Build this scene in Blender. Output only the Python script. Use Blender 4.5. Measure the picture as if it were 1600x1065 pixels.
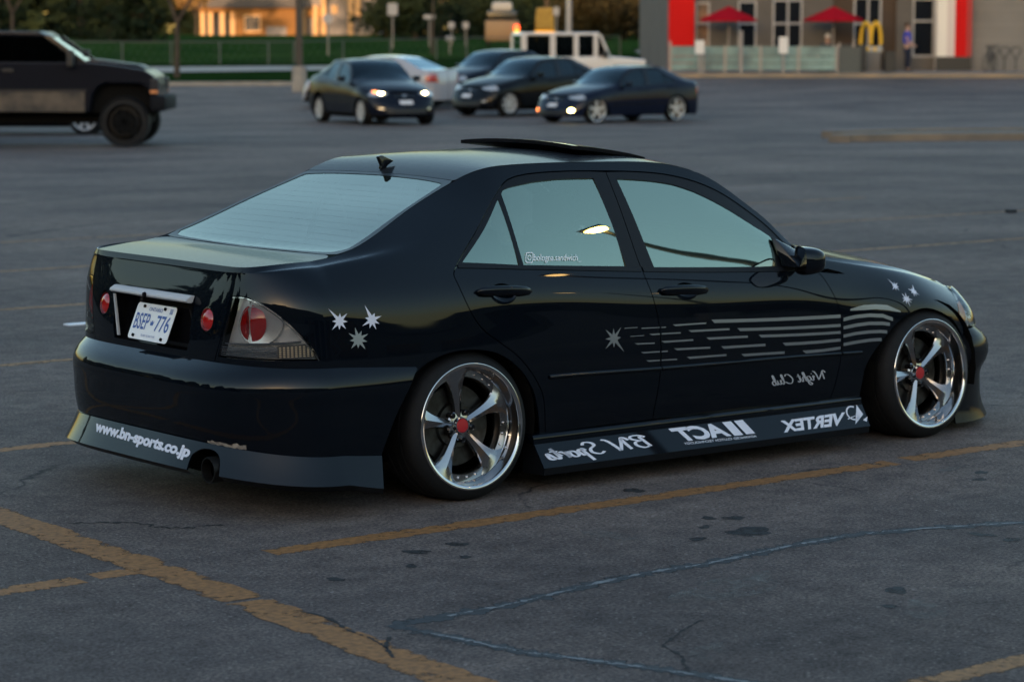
import bpy, bmesh, math, random
import numpy as np
from mathutils import Vector, Matrix
from mathutils.geometry import delaunay_2d_cdt
for _o in list(bpy.data.objects): bpy.data.objects.remove(_o)
scene = bpy.context.scene
R = math.radians
# ------------------------------------------------------------------ camera
CAM = (-6.0228, -8.8032, 1.8099)
cam_d = bpy.data.cameras.new('camera'); cam = bpy.data.objects.new('camera', cam_d)
scene.collection.objects.link(cam); scene.camera = cam
cam_d.sensor_width = 36.0; cam_d.lens = 3943.0 / 1600 * 36
cam_d.clip_start = 0.2; cam_d.clip_end = 3000
_fw = Vector((0.61335098, 0.781208, -0.11625246)); _up = Vector((0.07108741, 0.09198915, 0.9932193)); _rt = _fw.cross(_up)
cam.matrix_world = Matrix(((_rt.x, _up.x, -_fw.x, CAM[0]), (_rt.y, _up.y, -_fw.y, CAM[1]), (_rt.z, _up.z, -_fw.z, CAM[2]), (0, 0, 0, 1)))
cam_d.dof.use_dof = True; cam_d.dof.focus_distance = 9.9; cam_d.dof.aperture_fstop = 3.8
# ------------------------------------------------------------------ sky, sun, exposure
SUN_DIR = Vector((-0.80, -0.60, 0.0)).normalized(); SUN_EL = R(3.85)
world = bpy.data.worlds.new('World'); scene.world = world; world.use_nodes = True
wn = world.node_tree.nodes; wl = world.node_tree.links
sky = wn.new('ShaderNodeTexSky'); sky.sky_type = 'NISHITA'; sky.sun_disc = False
sky.sun_elevation = SUN_EL; sky.sun_rotation = math.atan2(SUN_DIR.x, SUN_DIR.y)
sky.altitude = 100; sky.air_density = 1.0; sky.dust_density = 1.8; sky.ozone_density = 1.5
wl.new(sky.outputs[0], wn['Background'].inputs[0]); wn['Background'].inputs[1].default_value = 0.15
sun_d = bpy.data.lights.new('sun', 'SUN'); sun = bpy.data.objects.new('sun', sun_d); scene.collection.objects.link(sun)
sun_d.energy = 1.6; sun_d.angle = R(0.53); sun_d.color = (1.0, 0.62, 0.34)
_s = Vector((SUN_DIR.x * math.cos(SUN_EL), SUN_DIR.y * math.cos(SUN_EL), math.sin(SUN_EL)))
sun.rotation_euler = _s.to_track_quat('Z', 'Y').to_euler()
vs = scene.view_settings
vs.view_transform = 'Standard'; vs.look = 'None'; vs.exposure = 2.35; vs.gamma = 1.0; vs.use_curve_mapping = False
scene.render.film_transparent = False
scene.cycles.use_denoising = True
scene.cycles.max_bounces = 8; scene.cycles.transparent_max_bounces = 16; scene.cycles.glossy_bounces = 5
# ------------------------------------------------------------------ materials
MATS = {}
def mat(name, col=(.5, .5, .5), rough=.5, metal=0.0, coat=0.0, coat_rough=.03, spec=.5, emit=None, es=1.0, noise=None, bump=None):
    """plain principled material; noise=(scale, colour2, detail) mixes a second colour, bump=(scale, strength, dist)"""
    if name in MATS: return MATS[name]
    m = bpy.data.materials.new(name); m.use_nodes = True; nt = m.node_tree; b = nt.nodes['Principled BSDF']
    b.inputs['Base Color'].default_value = (*col, 1); b.inputs['Roughness'].default_value = rough; b.inputs['Metallic'].default_value = metal
    b.inputs['Coat Weight'].default_value = coat; b.inputs['Coat Roughness'].default_value = coat_rough
    b.inputs['Specular IOR Level'].default_value = spec
    if emit: b.inputs['Emission Color'].default_value = (*emit, 1); b.inputs['Emission Strength'].default_value = es
    tc = None
    if noise or bump:
        tc = nt.nodes.new('ShaderNodeTexCoord')
    if noise:
        n = nt.nodes.new('ShaderNodeTexNoise'); n.inputs['Scale'].default_value = noise[0]; n.inputs['Detail'].default_value = noise[2] if len(noise) > 2 else 4
        r = nt.nodes.new('ShaderNodeValToRGB'); r.color_ramp.elements[0].position = .35; r.color_ramp.elements[1].position = .68
        r.color_ramp.elements[0].color = (*col, 1); r.color_ramp.elements[1].color = (*noise[1], 1)
        nt.links.new(tc.outputs['Object'], n.inputs['Vector']); nt.links.new(n.outputs['Fac'], r.inputs[0]); nt.links.new(r.outputs[0], b.inputs['Base Color'])
    if bump:
        n = nt.nodes.new('ShaderNodeTexNoise'); n.inputs['Scale'].default_value = bump[0]; n.inputs['Detail'].default_value = 3
        u = nt.nodes.new('ShaderNodeBump'); u.inputs['Strength'].default_value = bump[1]; u.inputs['Distance'].default_value = bump[2]
        nt.links.new(tc.outputs['Object'], n.inputs['Vector']); nt.links.new(n.outputs['Fac'], u.inputs['Height']); nt.links.new(u.outputs[0], b.inputs['Normal'])
    MATS[name] = m; return m
def glassy(name, tint, trans, refl, rough=.01, body=None):
    """window glass: clear tint seen through, plus a mirror share that grows towards grazing angles"""
    if name in MATS: return MATS[name]
    m = bpy.data.materials.new(name); m.use_nodes = True; nt = m.node_tree; nt.nodes.remove(nt.nodes['Principled BSDF'])
    out = nt.nodes['Material Output']; t = nt.nodes.new('ShaderNodeBsdfTransparent'); t.inputs[0].default_value = (*[c * trans for c in tint], 1)
    g = nt.nodes.new('ShaderNodeBsdfGlossy'); g.inputs['Roughness'].default_value = rough; g.inputs[0].default_value = (*(body or (1, 1, 1)), 1)
    lw = nt.nodes.new('ShaderNodeLayerWeight'); lw.inputs[0].default_value = .25
    mr = nt.nodes.new('ShaderNodeMapRange'); mr.inputs['To Min'].default_value = refl; mr.inputs['To Max'].default_value = 1.0
    mx = nt.nodes.new('ShaderNodeMixShader')
    nt.links.new(lw.outputs['Fresnel'], mr.inputs[0]); nt.links.new(mr.outputs[0], mx.inputs[0]); nt.links.new(t.outputs[0], mx.inputs[1]); nt.links.new(g.outputs[0], mx.inputs[2]); nt.links.new(mx.outputs[0], out.inputs[0])
    MATS[name] = m; return m
# ------------------------------------------------------------------ object helpers
def link(o, parent=None):
    scene.collection.objects.link(o)
    if parent is not None: o.parent = parent
    return o
def tag(o, label=None, cat=None, group=None, kind=None):
    if label: o['label'] = label
    if cat: o['category'] = cat
    if group: o['group'] = group
    if kind: o['kind'] = kind
    return o
def empty(name, loc=(0, 0, 0), rz=0.0, label=None, cat=None, group=None):
    o = bpy.data.objects.new(name, None); o.empty_display_size = .2; o.location = loc; o.rotation_euler = (0, 0, rz); link(o)
    return tag(o, label, cat, group)
def mesh(name, verts, faces, m, parent=None, normals=None, smooth=False, loc=None):
    me = bpy.data.meshes.new(name)
    me.from_pydata([tuple(map(float, v)) for v in verts], [], [tuple(map(int, f)) for f in faces]); me.update()
    if smooth or normals is not None: me.polygons.foreach_set('use_smooth', [True] * len(me.polygons))
    if normals is not None: me.normals_split_custom_set_from_vertices([tuple(map(float, n)) for n in normals])
    if m is not None: me.materials.append(m)
    o = bpy.data.objects.new(name, me)
    if loc: o.location = loc
    return link(o, parent)
class MB:
    """collects simple solids into one mesh"""
    def __init__(s): s.v = []; s.f = []
    def add(s, v, f):
        n = len(s.v); s.v += [tuple(p) for p in v]; s.f += [tuple(i + n for i in q) for q in f]; return s
    def box(s, x0, x1, y0, y1, z0, z1, c=0.0):
        if c <= 0:
            v = [(x, y, z) for x in (x0, x1) for y in (y0, y1) for z in (z0, z1)]
            return s.add(v, [(0, 1, 3, 2), (4, 6, 7, 5), (0, 4, 5, 1), (2, 3, 7, 6), (0, 2, 6, 4), (1, 5, 7, 3)])
        bm = bmesh.new(); bmesh.ops.create_cube(bm, size=1)
        for p in bm.verts: p.co = Vector(((x0 + x1) / 2 + p.co.x * (x1 - x0), (y0 + y1) / 2 + p.co.y * (y1 - y0), (z0 + z1) / 2 + p.co.z * (z1 - z0)))
        bmesh.ops.bevel(bm, geom=bm.edges[:], offset=c, segments=2, affect='EDGES', profile=.6)
        bm.verts.index_update(); s.add([p.co[:] for p in bm.verts], [[q.index for q in f.verts] for f in bm.faces]); bm.free(); return s
    def bar(s, a, b, r, n=8, r2=None):
        a = Vector(a); b = Vector(b); d = (b - a).normalized(); u = d.orthogonal().normalized(); w = d.cross(u); r2 = r if r2 is None else r2
        v = []
        for p, q in ((a, r), (b, r2)):
            for i in range(n): an = 2 * math.pi * i / n; v.append(p + (u * math.cos(an) + w * math.sin(an)) * q)
        return s.add(v, [(i, (i + 1) % n, n + (i + 1) % n, n + i) for i in range(n)] + [tuple(range(n))[::-1], tuple(range(n, 2 * n))])
    def tube(s, pts, r, n=8, closed=False):
        pts = [Vector(p) for p in pts]; m = len(pts); v = []; up = Vector((0, 0, 1)); pu = None
        for i, p in enumerate(pts):
            d = (pts[(i + 1) % m] - pts[i - 1]) if closed else (pts[min(i + 1, m - 1)] - pts[max(i - 1, 0)]); d.normalize()
            u = d.cross(up) if pu is None else (pu - d * pu.dot(d))
            if u.length < 1e-4: u = d.orthogonal()
            u.normalize(); pu = u; w = d.cross(u); rr = r[i] if isinstance(r, (list, tuple)) else r
            for k in range(n): an = 2 * math.pi * k / n; v.append(p + (u * math.cos(an) + w * math.sin(an)) * rr)
        f = []
        for i in range(m if closed else m - 1):
            j = (i + 1) % m
            for k in range(n): f.append((i * n + k, i * n + (k + 1) % n, j * n + (k + 1) % n, j * n + k))
        if not closed: f += [tuple(range(n))[::-1], tuple(range((m - 1) * n, m * n))]
        return s.add(v, f)
    def lathe(s, prof, axis='y', c=(0, 0, 0), n=48, closed=False):
        """prof: (along axis, radius)"""
        v = []
        for h, r in prof:
            for i in range(n):
                a = 2 * math.pi * i / n; p, q = r * math.cos(a), r * math.sin(a)
                v.append({'y': (c[0] + p, c[1] + h, c[2] + q), 'z': (c[0] + p, c[1] + q, c[2] + h), 'x': (c[0] + h, c[1] + p, c[2] + q)}[axis])
        m = len(prof); f = []
        for j in range(m if closed else m - 1):
            k = (j + 1) % m
            for i in range(n): f.append((j * n + i, j * n + (i + 1) % n, k * n + (i + 1) % n, k * n + i))
        if not closed:
            if prof[0][1] > 1e-6: f.append(tuple(range(n))[::-1])
            if prof[-1][1] > 1e-6: f.append(tuple(range((m - 1) * n, m * n)))
        return s.add(v, f)
    def prism(s, poly, a0, a1, axis='y'):
        """poly in the plane across the axis: for 'y' (x,z), for 'x' (y,z), for 'z' (x,y)"""
        mk = {'y': lambda p, a: (p[0], a, p[1]), 'x': lambda p, a: (a, p[0], p[1]), 'z': lambda p, a: (p[0], p[1], a)}[axis]
        n = len(poly); v = [mk(p, a0) for p in poly] + [mk(p, a1) for p in poly]
        return s.add(v, [(i, (i + 1) % n, n + (i + 1) % n, n + i) for i in range(n)] + [tuple(range(n))[::-1], tuple(range(n, 2 * n))])
    def build(s, name, m, parent=None, smooth=False, bevel=0.0, loc=None, sharp=None):
        o = mesh(name, s.v, s.f, m, parent, smooth=smooth, loc=loc)
        bm = bmesh.new(); bm.from_mesh(o.data); bmesh.ops.recalc_face_normals(bm, faces=bm.faces[:])
        if bevel:
            bmesh.ops.remove_doubles(bm, verts=bm.verts[:], dist=1e-5)
            ed = [e for e in bm.edges if len(e.link_faces) == 2 and e.calc_face_angle(0) > .5]
            bmesh.ops.bevel(bm, geom=ed, offset=bevel, segments=2, affect='EDGES', profile=.6, clamp_overlap=True)
        if smooth:
            for e in bm.edges:
                if len(e.link_faces) == 2 and e.calc_face_angle(0) > (sharp or .6): e.smooth = False
            for f in bm.faces: f.smooth = True
        bm.to_mesh(o.data); bm.free(); return o
def copy_tree(o, parent=None):
    c = o.copy(); scene.collection.objects.link(c); c.parent = parent
    for ch in list(o.children): copy_tree(ch, c)
    return c
def smooth_line(P, k=4, closed=False):
    """Catmull-Rom through 2-D or 3-D points"""
    P = [np.asarray(p, float) for p in P]; n = len(P); out = []
    for i in range(n if closed else n - 1):
        a, b, c, d = (P[(i + j) % n] if closed else P[min(max(i + j, 0), n - 1)] for j in (-1, 0, 1, 2))
        for q in range(k):
            t = q / k; out.append(.5 * ((2 * b) + (c - a) * t + (2 * a - 5 * b + 4 * c - d) * t * t + (3 * b - a - 3 * c + d) * t ** 3))
    if not closed: out.append(P[-1])
    return [tuple(p) for p in out]
# ------------------------------------------------------------------ 2-D regions on curved skins
def in_poly(pts, poly):
    x = pts[:, 0]; y = pts[:, 1]; c = np.zeros(len(pts), bool); n = len(poly)
    for i in range(n):
        x0, y0 = poly[i]; x1, y1 = poly[(i + 1) % n]
        if y0 == y1: continue
        h = ((y0 > y) != (y1 > y)) & (x < (x1 - x0) * (y - y0) / (y1 - y0) + x0); c ^= h
    return c
def densify(poly, sp):
    out = []; n = len(poly)
    for i in range(n):
        a = np.array(poly[i], float); b = np.array(poly[(i + 1) % n], float); L = np.hypot(*(b - a))
        if L < 1e-6: continue
        k = max(1, int(math.ceil(L / sp)))
        for j in range(k): out.append(a + (b - a) * j / k)
    return np.array(out)
def area2(p): return float(np.sum(p[:, 0] * np.roll(p[:, 1], -1) - np.roll(p[:, 0], -1) * p[:, 1]))
def offset_poly(poly, d):
    """move the outline inwards (d>0) by d"""
    p = np.array(poly, float); s = 1 if area2(p) > 0 else -1
    e = np.roll(p, -1, 0) - p; e /= np.linalg.norm(e, axis=1, keepdims=True) + 1e-12; n = np.stack([-e[:, 1], e[:, 0]], 1) * s
    m = n + np.roll(n, 1, 0); den = np.clip(1 + (n * np.roll(n, 1, 0)).sum(1), .35, 2)[:, None]
    return p + m / den * d
def tri_region(outer, holes, sp):
    V = []; E = []; polys = [np.array(outer, float)] + [np.array(h, float) for h in holes]
    for k, p in enumerate(polys):
        n0 = len(V); q = densify(p, sp); V += list(q); m = len(q); E += [(n0 + i, n0 + (i + 1) % m) for i in range(m)]
    B = np.array(V); lo = B.min(0); hi = B.max(0); g = []
    ny = max(1, int((hi[1] - lo[1]) / (sp * .87)))
    for j in range(1, ny + 1):
        y = lo[1] + (hi[1] - lo[1]) * j / (ny + 1)
        for x in np.arange(lo[0] + sp * (.5 if j % 2 else 1.0), hi[0], sp): g.append((x, y))
    if g:
        g = np.array(g); ok = in_poly(g, polys[0])
        for h in polys[1:]: ok &= ~in_poly(g, h)
        g = g[ok]
        if len(g):
            d = np.full(len(g), 9.0)
            for c in range(0, len(B), 200): d = np.minimum(d, np.sqrt(((g[:, None] - B[None, c:c + 200]) ** 2).sum(-1)).min(1))
            V += list(g[d > sp * .5])
    r = delaunay_2d_cdt([Vector((float(a), float(b))) for a, b in V], E, [], 0, 1e-6)
    P = np.array([tuple(v) for v in r[0]]); F = np.array([f for f in r[2] if len(f) == 3])
    c = P[F].mean(1); ok = in_poly(c, polys[0])
    for h in polys[1:]: ok &= ~in_poly(c, h)
    F = F[ok]; used = np.unique(F); re = -np.ones(len(P), int); re[used] = np.arange(len(used))
    return P[used], re[F]
def panel(name, S, outer, m, parent, side=-1, holes=(), sp=.03, inset=.0022, fold=.012, off=0.0, hinset=None):
    """a sheet of the skin S inside the outline, its rim folded inwards; side -1 right, +1 left, 0 whole width"""
    o2 = offset_poly(densify(outer, sp), inset) if inset else np.array(outer, float)
    h2 = [offset_poly(densify(h, sp), -(inset if hinset is None else hinset)) for h in holes]
    D, F = tri_region(o2, h2, sp)
    P = S.P(D[:, 0], D[:, 1]); N = S.N(D[:, 0], D[:, 1]); P = P + N * off
    if side == -1: P = P * [1, -1, 1]; N = N * [1, -1, 1]
    fn = np.cross(P[F[:, 1]] - P[F[:, 0]], P[F[:, 2]] - P[F[:, 0]]); fl = (fn * N[F].sum(1)).sum(1) < 0
    F[fl] = F[fl][:, ::-1]
    V = list(P); NN = list(N); FF = [tuple(f) for f in F]
    if fold:
        ed = {}
        for f in FF:
            for i in range(3): ed[(f[i], f[(i + 1) % 3])] = 1
        for (a, b) in [e for e in ed if (e[1], e[0]) not in ed]:
            t = P[b] - P[a]; k = np.cross(t, N[a]); k = k / (np.linalg.norm(k) + 1e-12); n0 = len(V)
            V += [P[a], P[b], P[b] - N[b] * fold, P[a] - N[a] * fold]; NN += [k, k, k, k]; FF.append((n0, n0 + 3, n0 + 2, n0 + 1))
    return mesh(name, V, FF, m, parent, normals=NN)
class Fn:
    """skin from a function of two parameters -> (x, w, z)"""
    def __init__(s, f, flip=1): s.f = f; s.flip = flip
    def P(s, a, b): return s.f(np.asarray(a, float), np.asarray(b, float))
    def N(s, a, b, e=1e-3):
        n = np.cross(s.P(np.asarray(a) + e, b) - s.P(np.asarray(a) - e, b), s.P(a, np.asarray(b) + e) - s.P(a, np.asarray(b) - e)) * s.flip
        return n / (np.linalg.norm(n, axis=-1, keepdims=True) + 1e-12)
def text_tris(txt, bold=0.0, shear=0.0, spacing=1.0):
    cu = bpy.data.curves.new('lettering', 'FONT'); cu.body = txt; cu.offset = bold; cu.shear = shear; cu.space_character = spacing; cu.resolution_u = 3
    o = bpy.data.objects.new('lettering', cu); scene.collection.objects.link(o); dg = bpy.context.evaluated_depsgraph_get(); e = o.evaluated_get(dg); me = e.to_mesh()
    P = np.array([v.co[:2] for v in me.vertices]); F = [tuple(p.vertices) for p in me.polygons]; e.to_mesh_clear()
    bpy.data.objects.remove(o); bpy.data.curves.remove(cu)
    lo = P.min(0); hi = P.max(0); return (P - lo) / (hi - lo), F
def quad_map(q, uv):
    """uv in 0..1; q = bottom-left, bottom-right, top-right, top-left in skin parameters"""
    q = [np.array(p[:2], float) for p in q]; u = uv[:, :1]; v = uv[:, 1:]
    return q[0] * (1 - u) * (1 - v) + q[1] * u * (1 - v) + q[2] * u * v + q[3] * (1 - u) * v
def on_skin(name, S, D, F, m, parent, side=-1, off=.0012):
    P = S.P(D[:, 0], D[:, 1]); N = S.N(D[:, 0], D[:, 1])
    if side == 0:
        pass
    elif side == -1: P = P * [1, -1, 1]; N = N * [1, -1, 1]
    P = P + N * off; FF = []
    for f in F:
        n = sum(np.cross(P[f[i]] - P[f[0]], P[f[(i + 1) % len(f)]] - P[f[0]]) for i in range(1, len(f) - 1)); FF.append(f if n @ N[f[0]] > 0 else f[::-1])
    return mesh(name, P, FF, m, parent, normals=N)
GLY = {'N': (.85, [[(0, .75), (.08, .95), (.2, 1), (.22, .6), (.2, 0)], [(.2, 1), (.42, .4), (.6, 0)], [(.6, 0), (.68, .6), (.78, .95), (.92, 1.05)]]),
 'i': (.27, [[(0, .35), (.12, .55), (.1, .15), (.16, 0), (.28, .15)], [(.16, .74), (.2, .8)]]),
 'g': (.33, [[(.3, .5), (.12, .52), (.02, .25), (.1, .03), (.24, .15), (.3, .5), (.26, -.2), (.12, -.45), (.02, -.3), (.3, .05)]]),
 'h': (.38, [[(0, .1), (.15, .6), (.2, 1), (.1, .95), (.06, .3), (.05, 0)], [(.05, 0), (.12, .4), (.24, .5), (.26, .2), (.28, 0), (.38, .12)]]),
 't': (.27, [[(0, .2), (.12, .55), (.16, .9)], [(.16, .9), (.1, .2), (.16, 0), (.28, .15)], [(0, .6), (.28, .64)]]),
 'C': (.6, [[(.5, .8), (.42, 1), (.2, .9), (.02, .45), (.12, .05), (.32, 0), (.54, .2)]]),
 'l': (.22, [[(0, .15), (.14, .6), (.18, 1), (.1, .95), (.06, .3), (.1, 0), (.22, .15)]]),
 'u': (.38, [[(0, .3), (.08, .5), (.06, .15), (.12, 0), (.24, .15), (.3, .5)], [(.3, .5), (.27, .1), (.32, 0), (.4, .15)]]),
 'b': (.35, [[(0, .15), (.14, .6), (.18, 1), (.1, .95), (.06, .3), (.1, .02), (.24, .05), (.28, .3), (.18, .45), (.1, .3)]]),
 'B': (.66, [[(.12, .02), (.2, .9)], [(0, .82), (.2, 1.02), (.48, 1), (.52, .76), (.25, .55)], [(.25, .55), (.5, .5), (.56, .22), (.36, -.02), (.1, .1)]]),
 'S': (.58, [[(.52, .82), (.4, 1.02), (.18, .95), (.14, .7), (.38, .45), (.42, .15), (.2, -.02), (0, .14)]]),
 'p': (.34, [[(0, .4), (.1, .55), (.04, -.45)], [(.08, .4), (.2, .54), (.28, .35), (.2, .05), (.07, .1)]]),
 'o': (.33, [[(.2, .5), (.05, .4), (.03, .12), (.15, 0), (.27, .15), (.25, .42), (.18, .5), (.34, .45)]]),
 'r': (.28, [[(0, .2), (.08, .5), (.06, 0)], [(.06, 0), (.08, .3), (.18, .52), (.27, .5)]]),
 's': (.27, [[(0, .05), (.14, .52), (.2, .3), (.2, .08), (.1, 0), (.02, .08)]]), ' ': (.32, [])}
def script_tris(txt, width=.09, shear=.18):
    P = []; F = []; x = 0.0
    for ch in txt:
        adv, strokes = GLY[ch]
        for st in strokes:
            L = np.array(smooth_line([(a + x + b * shear, b) for a, b in st], 5)); d = np.gradient(L, axis=0); d /= np.linalg.norm(d, axis=1, keepdims=True) + 1e-9
            n = np.stack([-d[:, 1], d[:, 0]], 1); k = len(L); wd = width * .5 * (.75 + .35 * np.abs(d[:, 1]))[:, None]; n0 = len(P)
            P += list(L + n * wd) + list(L - n * wd); F += [(n0 + i, n0 + i + 1, n0 + k + i + 1, n0 + k + i) for i in range(k - 1)]
        x += adv
    P = np.array(P); lo = P.min(0); hi = P.max(0); return (P - lo) / (hi - lo), F
# ------------------------------------------------------------------ lofted car skins
def cubic(xs,ys):
    """natural cubic spline -> callable (vectorised); ys (n,) or (n,k)"""
    xs=np.asarray(xs,float);ys=np.asarray(ys,float);n=len(xs)
    h=np.diff(xs);A=np.zeros((n,n));B=np.zeros((n,)+ys.shape[1:])
    A[0,0]=A[-1,-1]=1
    for i in range(1,n-1):
        A[i,i-1]=h[i-1];A[i,i]=2*(h[i-1]+h[i]);A[i,i+1]=h[i]
        B[i]=6*((ys[i+1]-ys[i])/h[i]-(ys[i]-ys[i-1])/h[i-1])
    M=np.linalg.solve(A,B)
    def f(x):
        x=np.clip(np.asarray(x,float),xs[0],xs[-1])
        i=np.clip(np.searchsorted(xs,x)-1,0,n-2)
        a=xs[i+1]-x;b=x-xs[i];H=h[i]
        if ys.ndim>1:a=a[...,None];b=b[...,None];H=H[...,None]
        return M[i]*a**3/(6*H)+M[i+1]*b**3/(6*H)+(ys[i]/H-M[i]*H/6)*a+(ys[i+1]/H-M[i+1]*H/6)*b
    return f
class Shell:
    """body side skin: rows run round the car from the rear centre (t=TR) along the side (t=x) to the front centre (t=TF)"""
    def __init__(s,rows,vk,xr0,xf0,rear,front,TR,TF,mr=3.4,mf=3.0,nr=2.0):
        s.vk=np.asarray(vk,float);s.n=len(rows);s.xr0=xr0;s.xf0=xf0;s.TR=TR;s.TF=TF;s.rear=rear;s.front=front
        s.mr=mr;s.mf=mf;s.nr=nr
        s.f=[cubic([k[0] for k in r],[[k[1],k[2]] for k in r]) for r in rows]
        s.tab=[]
        for i in range(s.n):
            e=[]
            for ends,x0,m,n in((rear,xr0,mr,nr),(front,xf0,mf,2.0)):
                m=ends[i][2] if len(ends[i])>2 else m
                ws=float(s.f[i](x0)[0]);dx=abs(ends[i][0]-x0)
                a=np.linspace(0,1,1500);xi=np.concatenate([a*.85,(1-(np.linspace((1-.85**n)**(1/m),0,1500))**m)**(1/n)])
                om=np.clip(1-xi**n,0,1)**(1/m);om[-1]=0
                d=np.concatenate([[0],np.cumsum(np.hypot(np.diff(xi)*dx,np.diff(om)*ws))])
                e.append((d/d[-1],xi,om))
            s.tab.append(e)
        n=s.n;xs=s.vk;h=np.diff(xs);A=np.zeros((n,n));R=np.zeros((n,n));A[0,0]=A[-1,-1]=1
        for i in range(1,n-1):
            A[i,i-1]=h[i-1];A[i,i]=2*(h[i-1]+h[i]);A[i,i+1]=h[i]
            R[i,i+1]+=6/h[i];R[i,i]-=6/h[i]+6/h[i-1];R[i,i-1]+=6/h[i-1]
        s.MM=np.linalg.solve(A,R)
    def rowpts(s,t):
        t=np.clip(np.asarray(t,float),s.TR,s.TF);out=np.zeros((s.n,)+t.shape+(3,))
        tc=np.clip(t,s.xr0,s.xf0)
        qr=np.clip((s.xr0-t)/(s.xr0-s.TR),0,1);qf=np.clip((t-s.xf0)/max(s.TF-s.xf0,1e-9),0,1)
        for i in range(s.n):
            wz=s.f[i](tc);w=wz[...,0];z=wz[...,1];x=tc.copy()
            for q,(d,xi,om),E,x0 in((qr,s.tab[i][0],s.rear[i],s.xr0),(qf,s.tab[i][1],s.front[i],s.xf0)):
                X=np.interp(q,d,xi);O=np.interp(q,d,om)
                x=np.where(q>0,x0+(E[0]-x0)*X,x);w=np.where(q>0,w*O,w);z=np.where(q>0,z+(E[1]-z)*X**2,z)
            out[i,...,0]=x;out[i,...,1]=w;out[i,...,2]=z
        return out
    def P(s,t,v):
        t,v=np.broadcast_arrays(np.asarray(t,float),np.asarray(v,float))
        Y=s.rowpts(t);M=np.tensordot(s.MM,Y,axes=(1,0))
        xs=s.vk;v=np.clip(v,xs[0],xs[-1]);i=np.clip(np.searchsorted(xs,v)-1,0,s.n-2)
        H=(xs[i+1]-xs[i])[...,None];a=(xs[i+1]-v)[...,None];b=(v-xs[i])[...,None]
        g=lambda Q,k:np.take_along_axis(Q,k[None,...,None].repeat(3,-1),0)[0]
        return g(M,i)*a**3/(6*H)+g(M,i+1)*b**3/(6*H)+(g(Y,i)/H-g(M,i)*H/6)*a+(g(Y,i+1)/H-g(M,i+1)*H/6)*b
    def N(s,t,v,e=2e-3):
        t=np.asarray(t,float);v=np.asarray(v,float)
        t0=np.maximum(t-e,s.TR+1e-6);t1=np.minimum(t+e,s.TF-1e-6)
        v0=np.maximum(v-e,s.vk[0]);v1=np.minimum(v+e,s.vk[-1])
        n=np.cross(s.P(t1,v)-s.P(t0,v),s.P(t,v1)-s.P(t,v0))
        n/=np.linalg.norm(n,axis=-1,keepdims=True)+1e-12
        return -n
    def vz(s,t,z):
        """v of the given height"""
        t,z=np.broadcast_arrays(np.asarray(t,float),np.asarray(z,float))
        lo=np.full(t.shape,s.vk[0]);hi=np.full(t.shape,s.vk[-1])
        for _ in range(34):
            m=(lo+hi)/2;q=s.P(t,m)[...,2]<z
            lo=np.where(q,m,lo);hi=np.where(q,hi,m)
        return (lo+hi)/2
TOP=[(-.62,.655,.978),(-.50,.665,.997),(-.40,.664,1.028),(-.15,.602,1.135),(.14,.546,1.252),(.22,.544,1.283),(.31,.555,1.308),(.43,.566,1.319),(.69,.576,1.322),(.9,.58,1.319),(1.14,.58,1.312),(1.28,.585,1.299),(1.42,.60,1.267),(1.54,.62,1.216),(1.68,.66,1.12),(1.8,.70,1.024),(1.89,.735,.935),(2.0,.75,.885),(2.3,.725,.838),(2.67,.69,.772),(2.95,.64,.70)]
R7=[(-.62,.70,.962),(-.40,.715,.995),(-.15,.708,1.045),(.14,.695,1.095),(.43,.690,1.115),(.9,.695,1.108),(1.28,.70,1.085),(1.54,.718,1.035),(1.68,.737,.985),(1.8,.757,.925),(1.89,.772,.887),(2.0,.775,.862),(2.3,.76,.818),(2.67,.735,.755),(2.95,.69,.682)]
R6=[(-.62,.755,.932),(-.40,.775,.945),(-.15,.788,.945),(.14,.794,.935),(.9,.80,.888),(1.5,.802,.857),(1.89,.802,.838),(2.0,.80,.83),(2.3,.798,.79),(2.67,.785,.73),(2.95,.735,.658)]
R5=[(-.62,.808,.855),(-.40,.825,.855),(0,.838,.85),(.9,.838,.80),(1.5,.838,.772),(1.89,.838,.755),(2.3,.835,.72),(2.67,.832,.675),(2.95,.785,.612)]
R4=[(-.62,.828,.73),(-.40,.848,.735),(0,.858,.735),(.45,.855,.715),(.9,.854,.695),(1.5,.854,.675),(1.89,.855,.66),(2.3,.858,.635),(2.67,.862,.61),(2.95,.82,.555)]
R3=[(-.62,.838,.60),(-.40,.86,.60),(0,.870,.60),(.45,.862,.59),(.9,.860,.575),(1.5,.860,.56),(1.89,.861,.545),(2.3,.866,.53),(2.67,.872,.515),(2.95,.83,.475)]
R2=[(-.62,.842,.45),(-.40,.864,.45),(0,.872,.45),(.45,.862,.455),(.9,.860,.445),(1.5,.860,.435),(1.89,.861,.43),(2.3,.866,.42),(2.67,.872,.41),(2.95,.83,.385)]
R1=[(-.62,.838,.30),(-.40,.858,.30),(0,.866,.30),(.45,.856,.31),(.9,.853,.305),(1.5,.853,.30),(1.89,.855,.295),(2.3,.86,.29),(2.67,.866,.285),(2.95,.825,.27)]
R0=[(-.62,.82,.14),(0,.845,.14),(.45,.835,.14),(.9,.832,.14),(1.89,.835,.14),(2.67,.845,.14),(2.95,.81,.13)]
VK=[0,.16,.31,.45,.58,.70,.80,1.02,1.25]
REAR=[(-.95,.14,3.4),(-.958,.30,3.5),(-.962,.44,3.7),(-.962,.58,4.0),(-.952,.70,4.5),(-.928,.82,5.8),(-.906,.90,8),(-.895,.94,12),(-.887,.962,18)]
FRONT=[(3.42,.12),(3.42,.25),(3.39,.36),(3.33,.44),(3.275,.50),(3.235,.55),(3.21,.585),(3.18,.605),(3.15,.615)]
SH=Shell([R0,R1,R2,R3,R4,R5,R6,R7,TOP],VK,-.62,2.95,REAR,FRONT,-1.62,3.95,mf=2.4)
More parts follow.
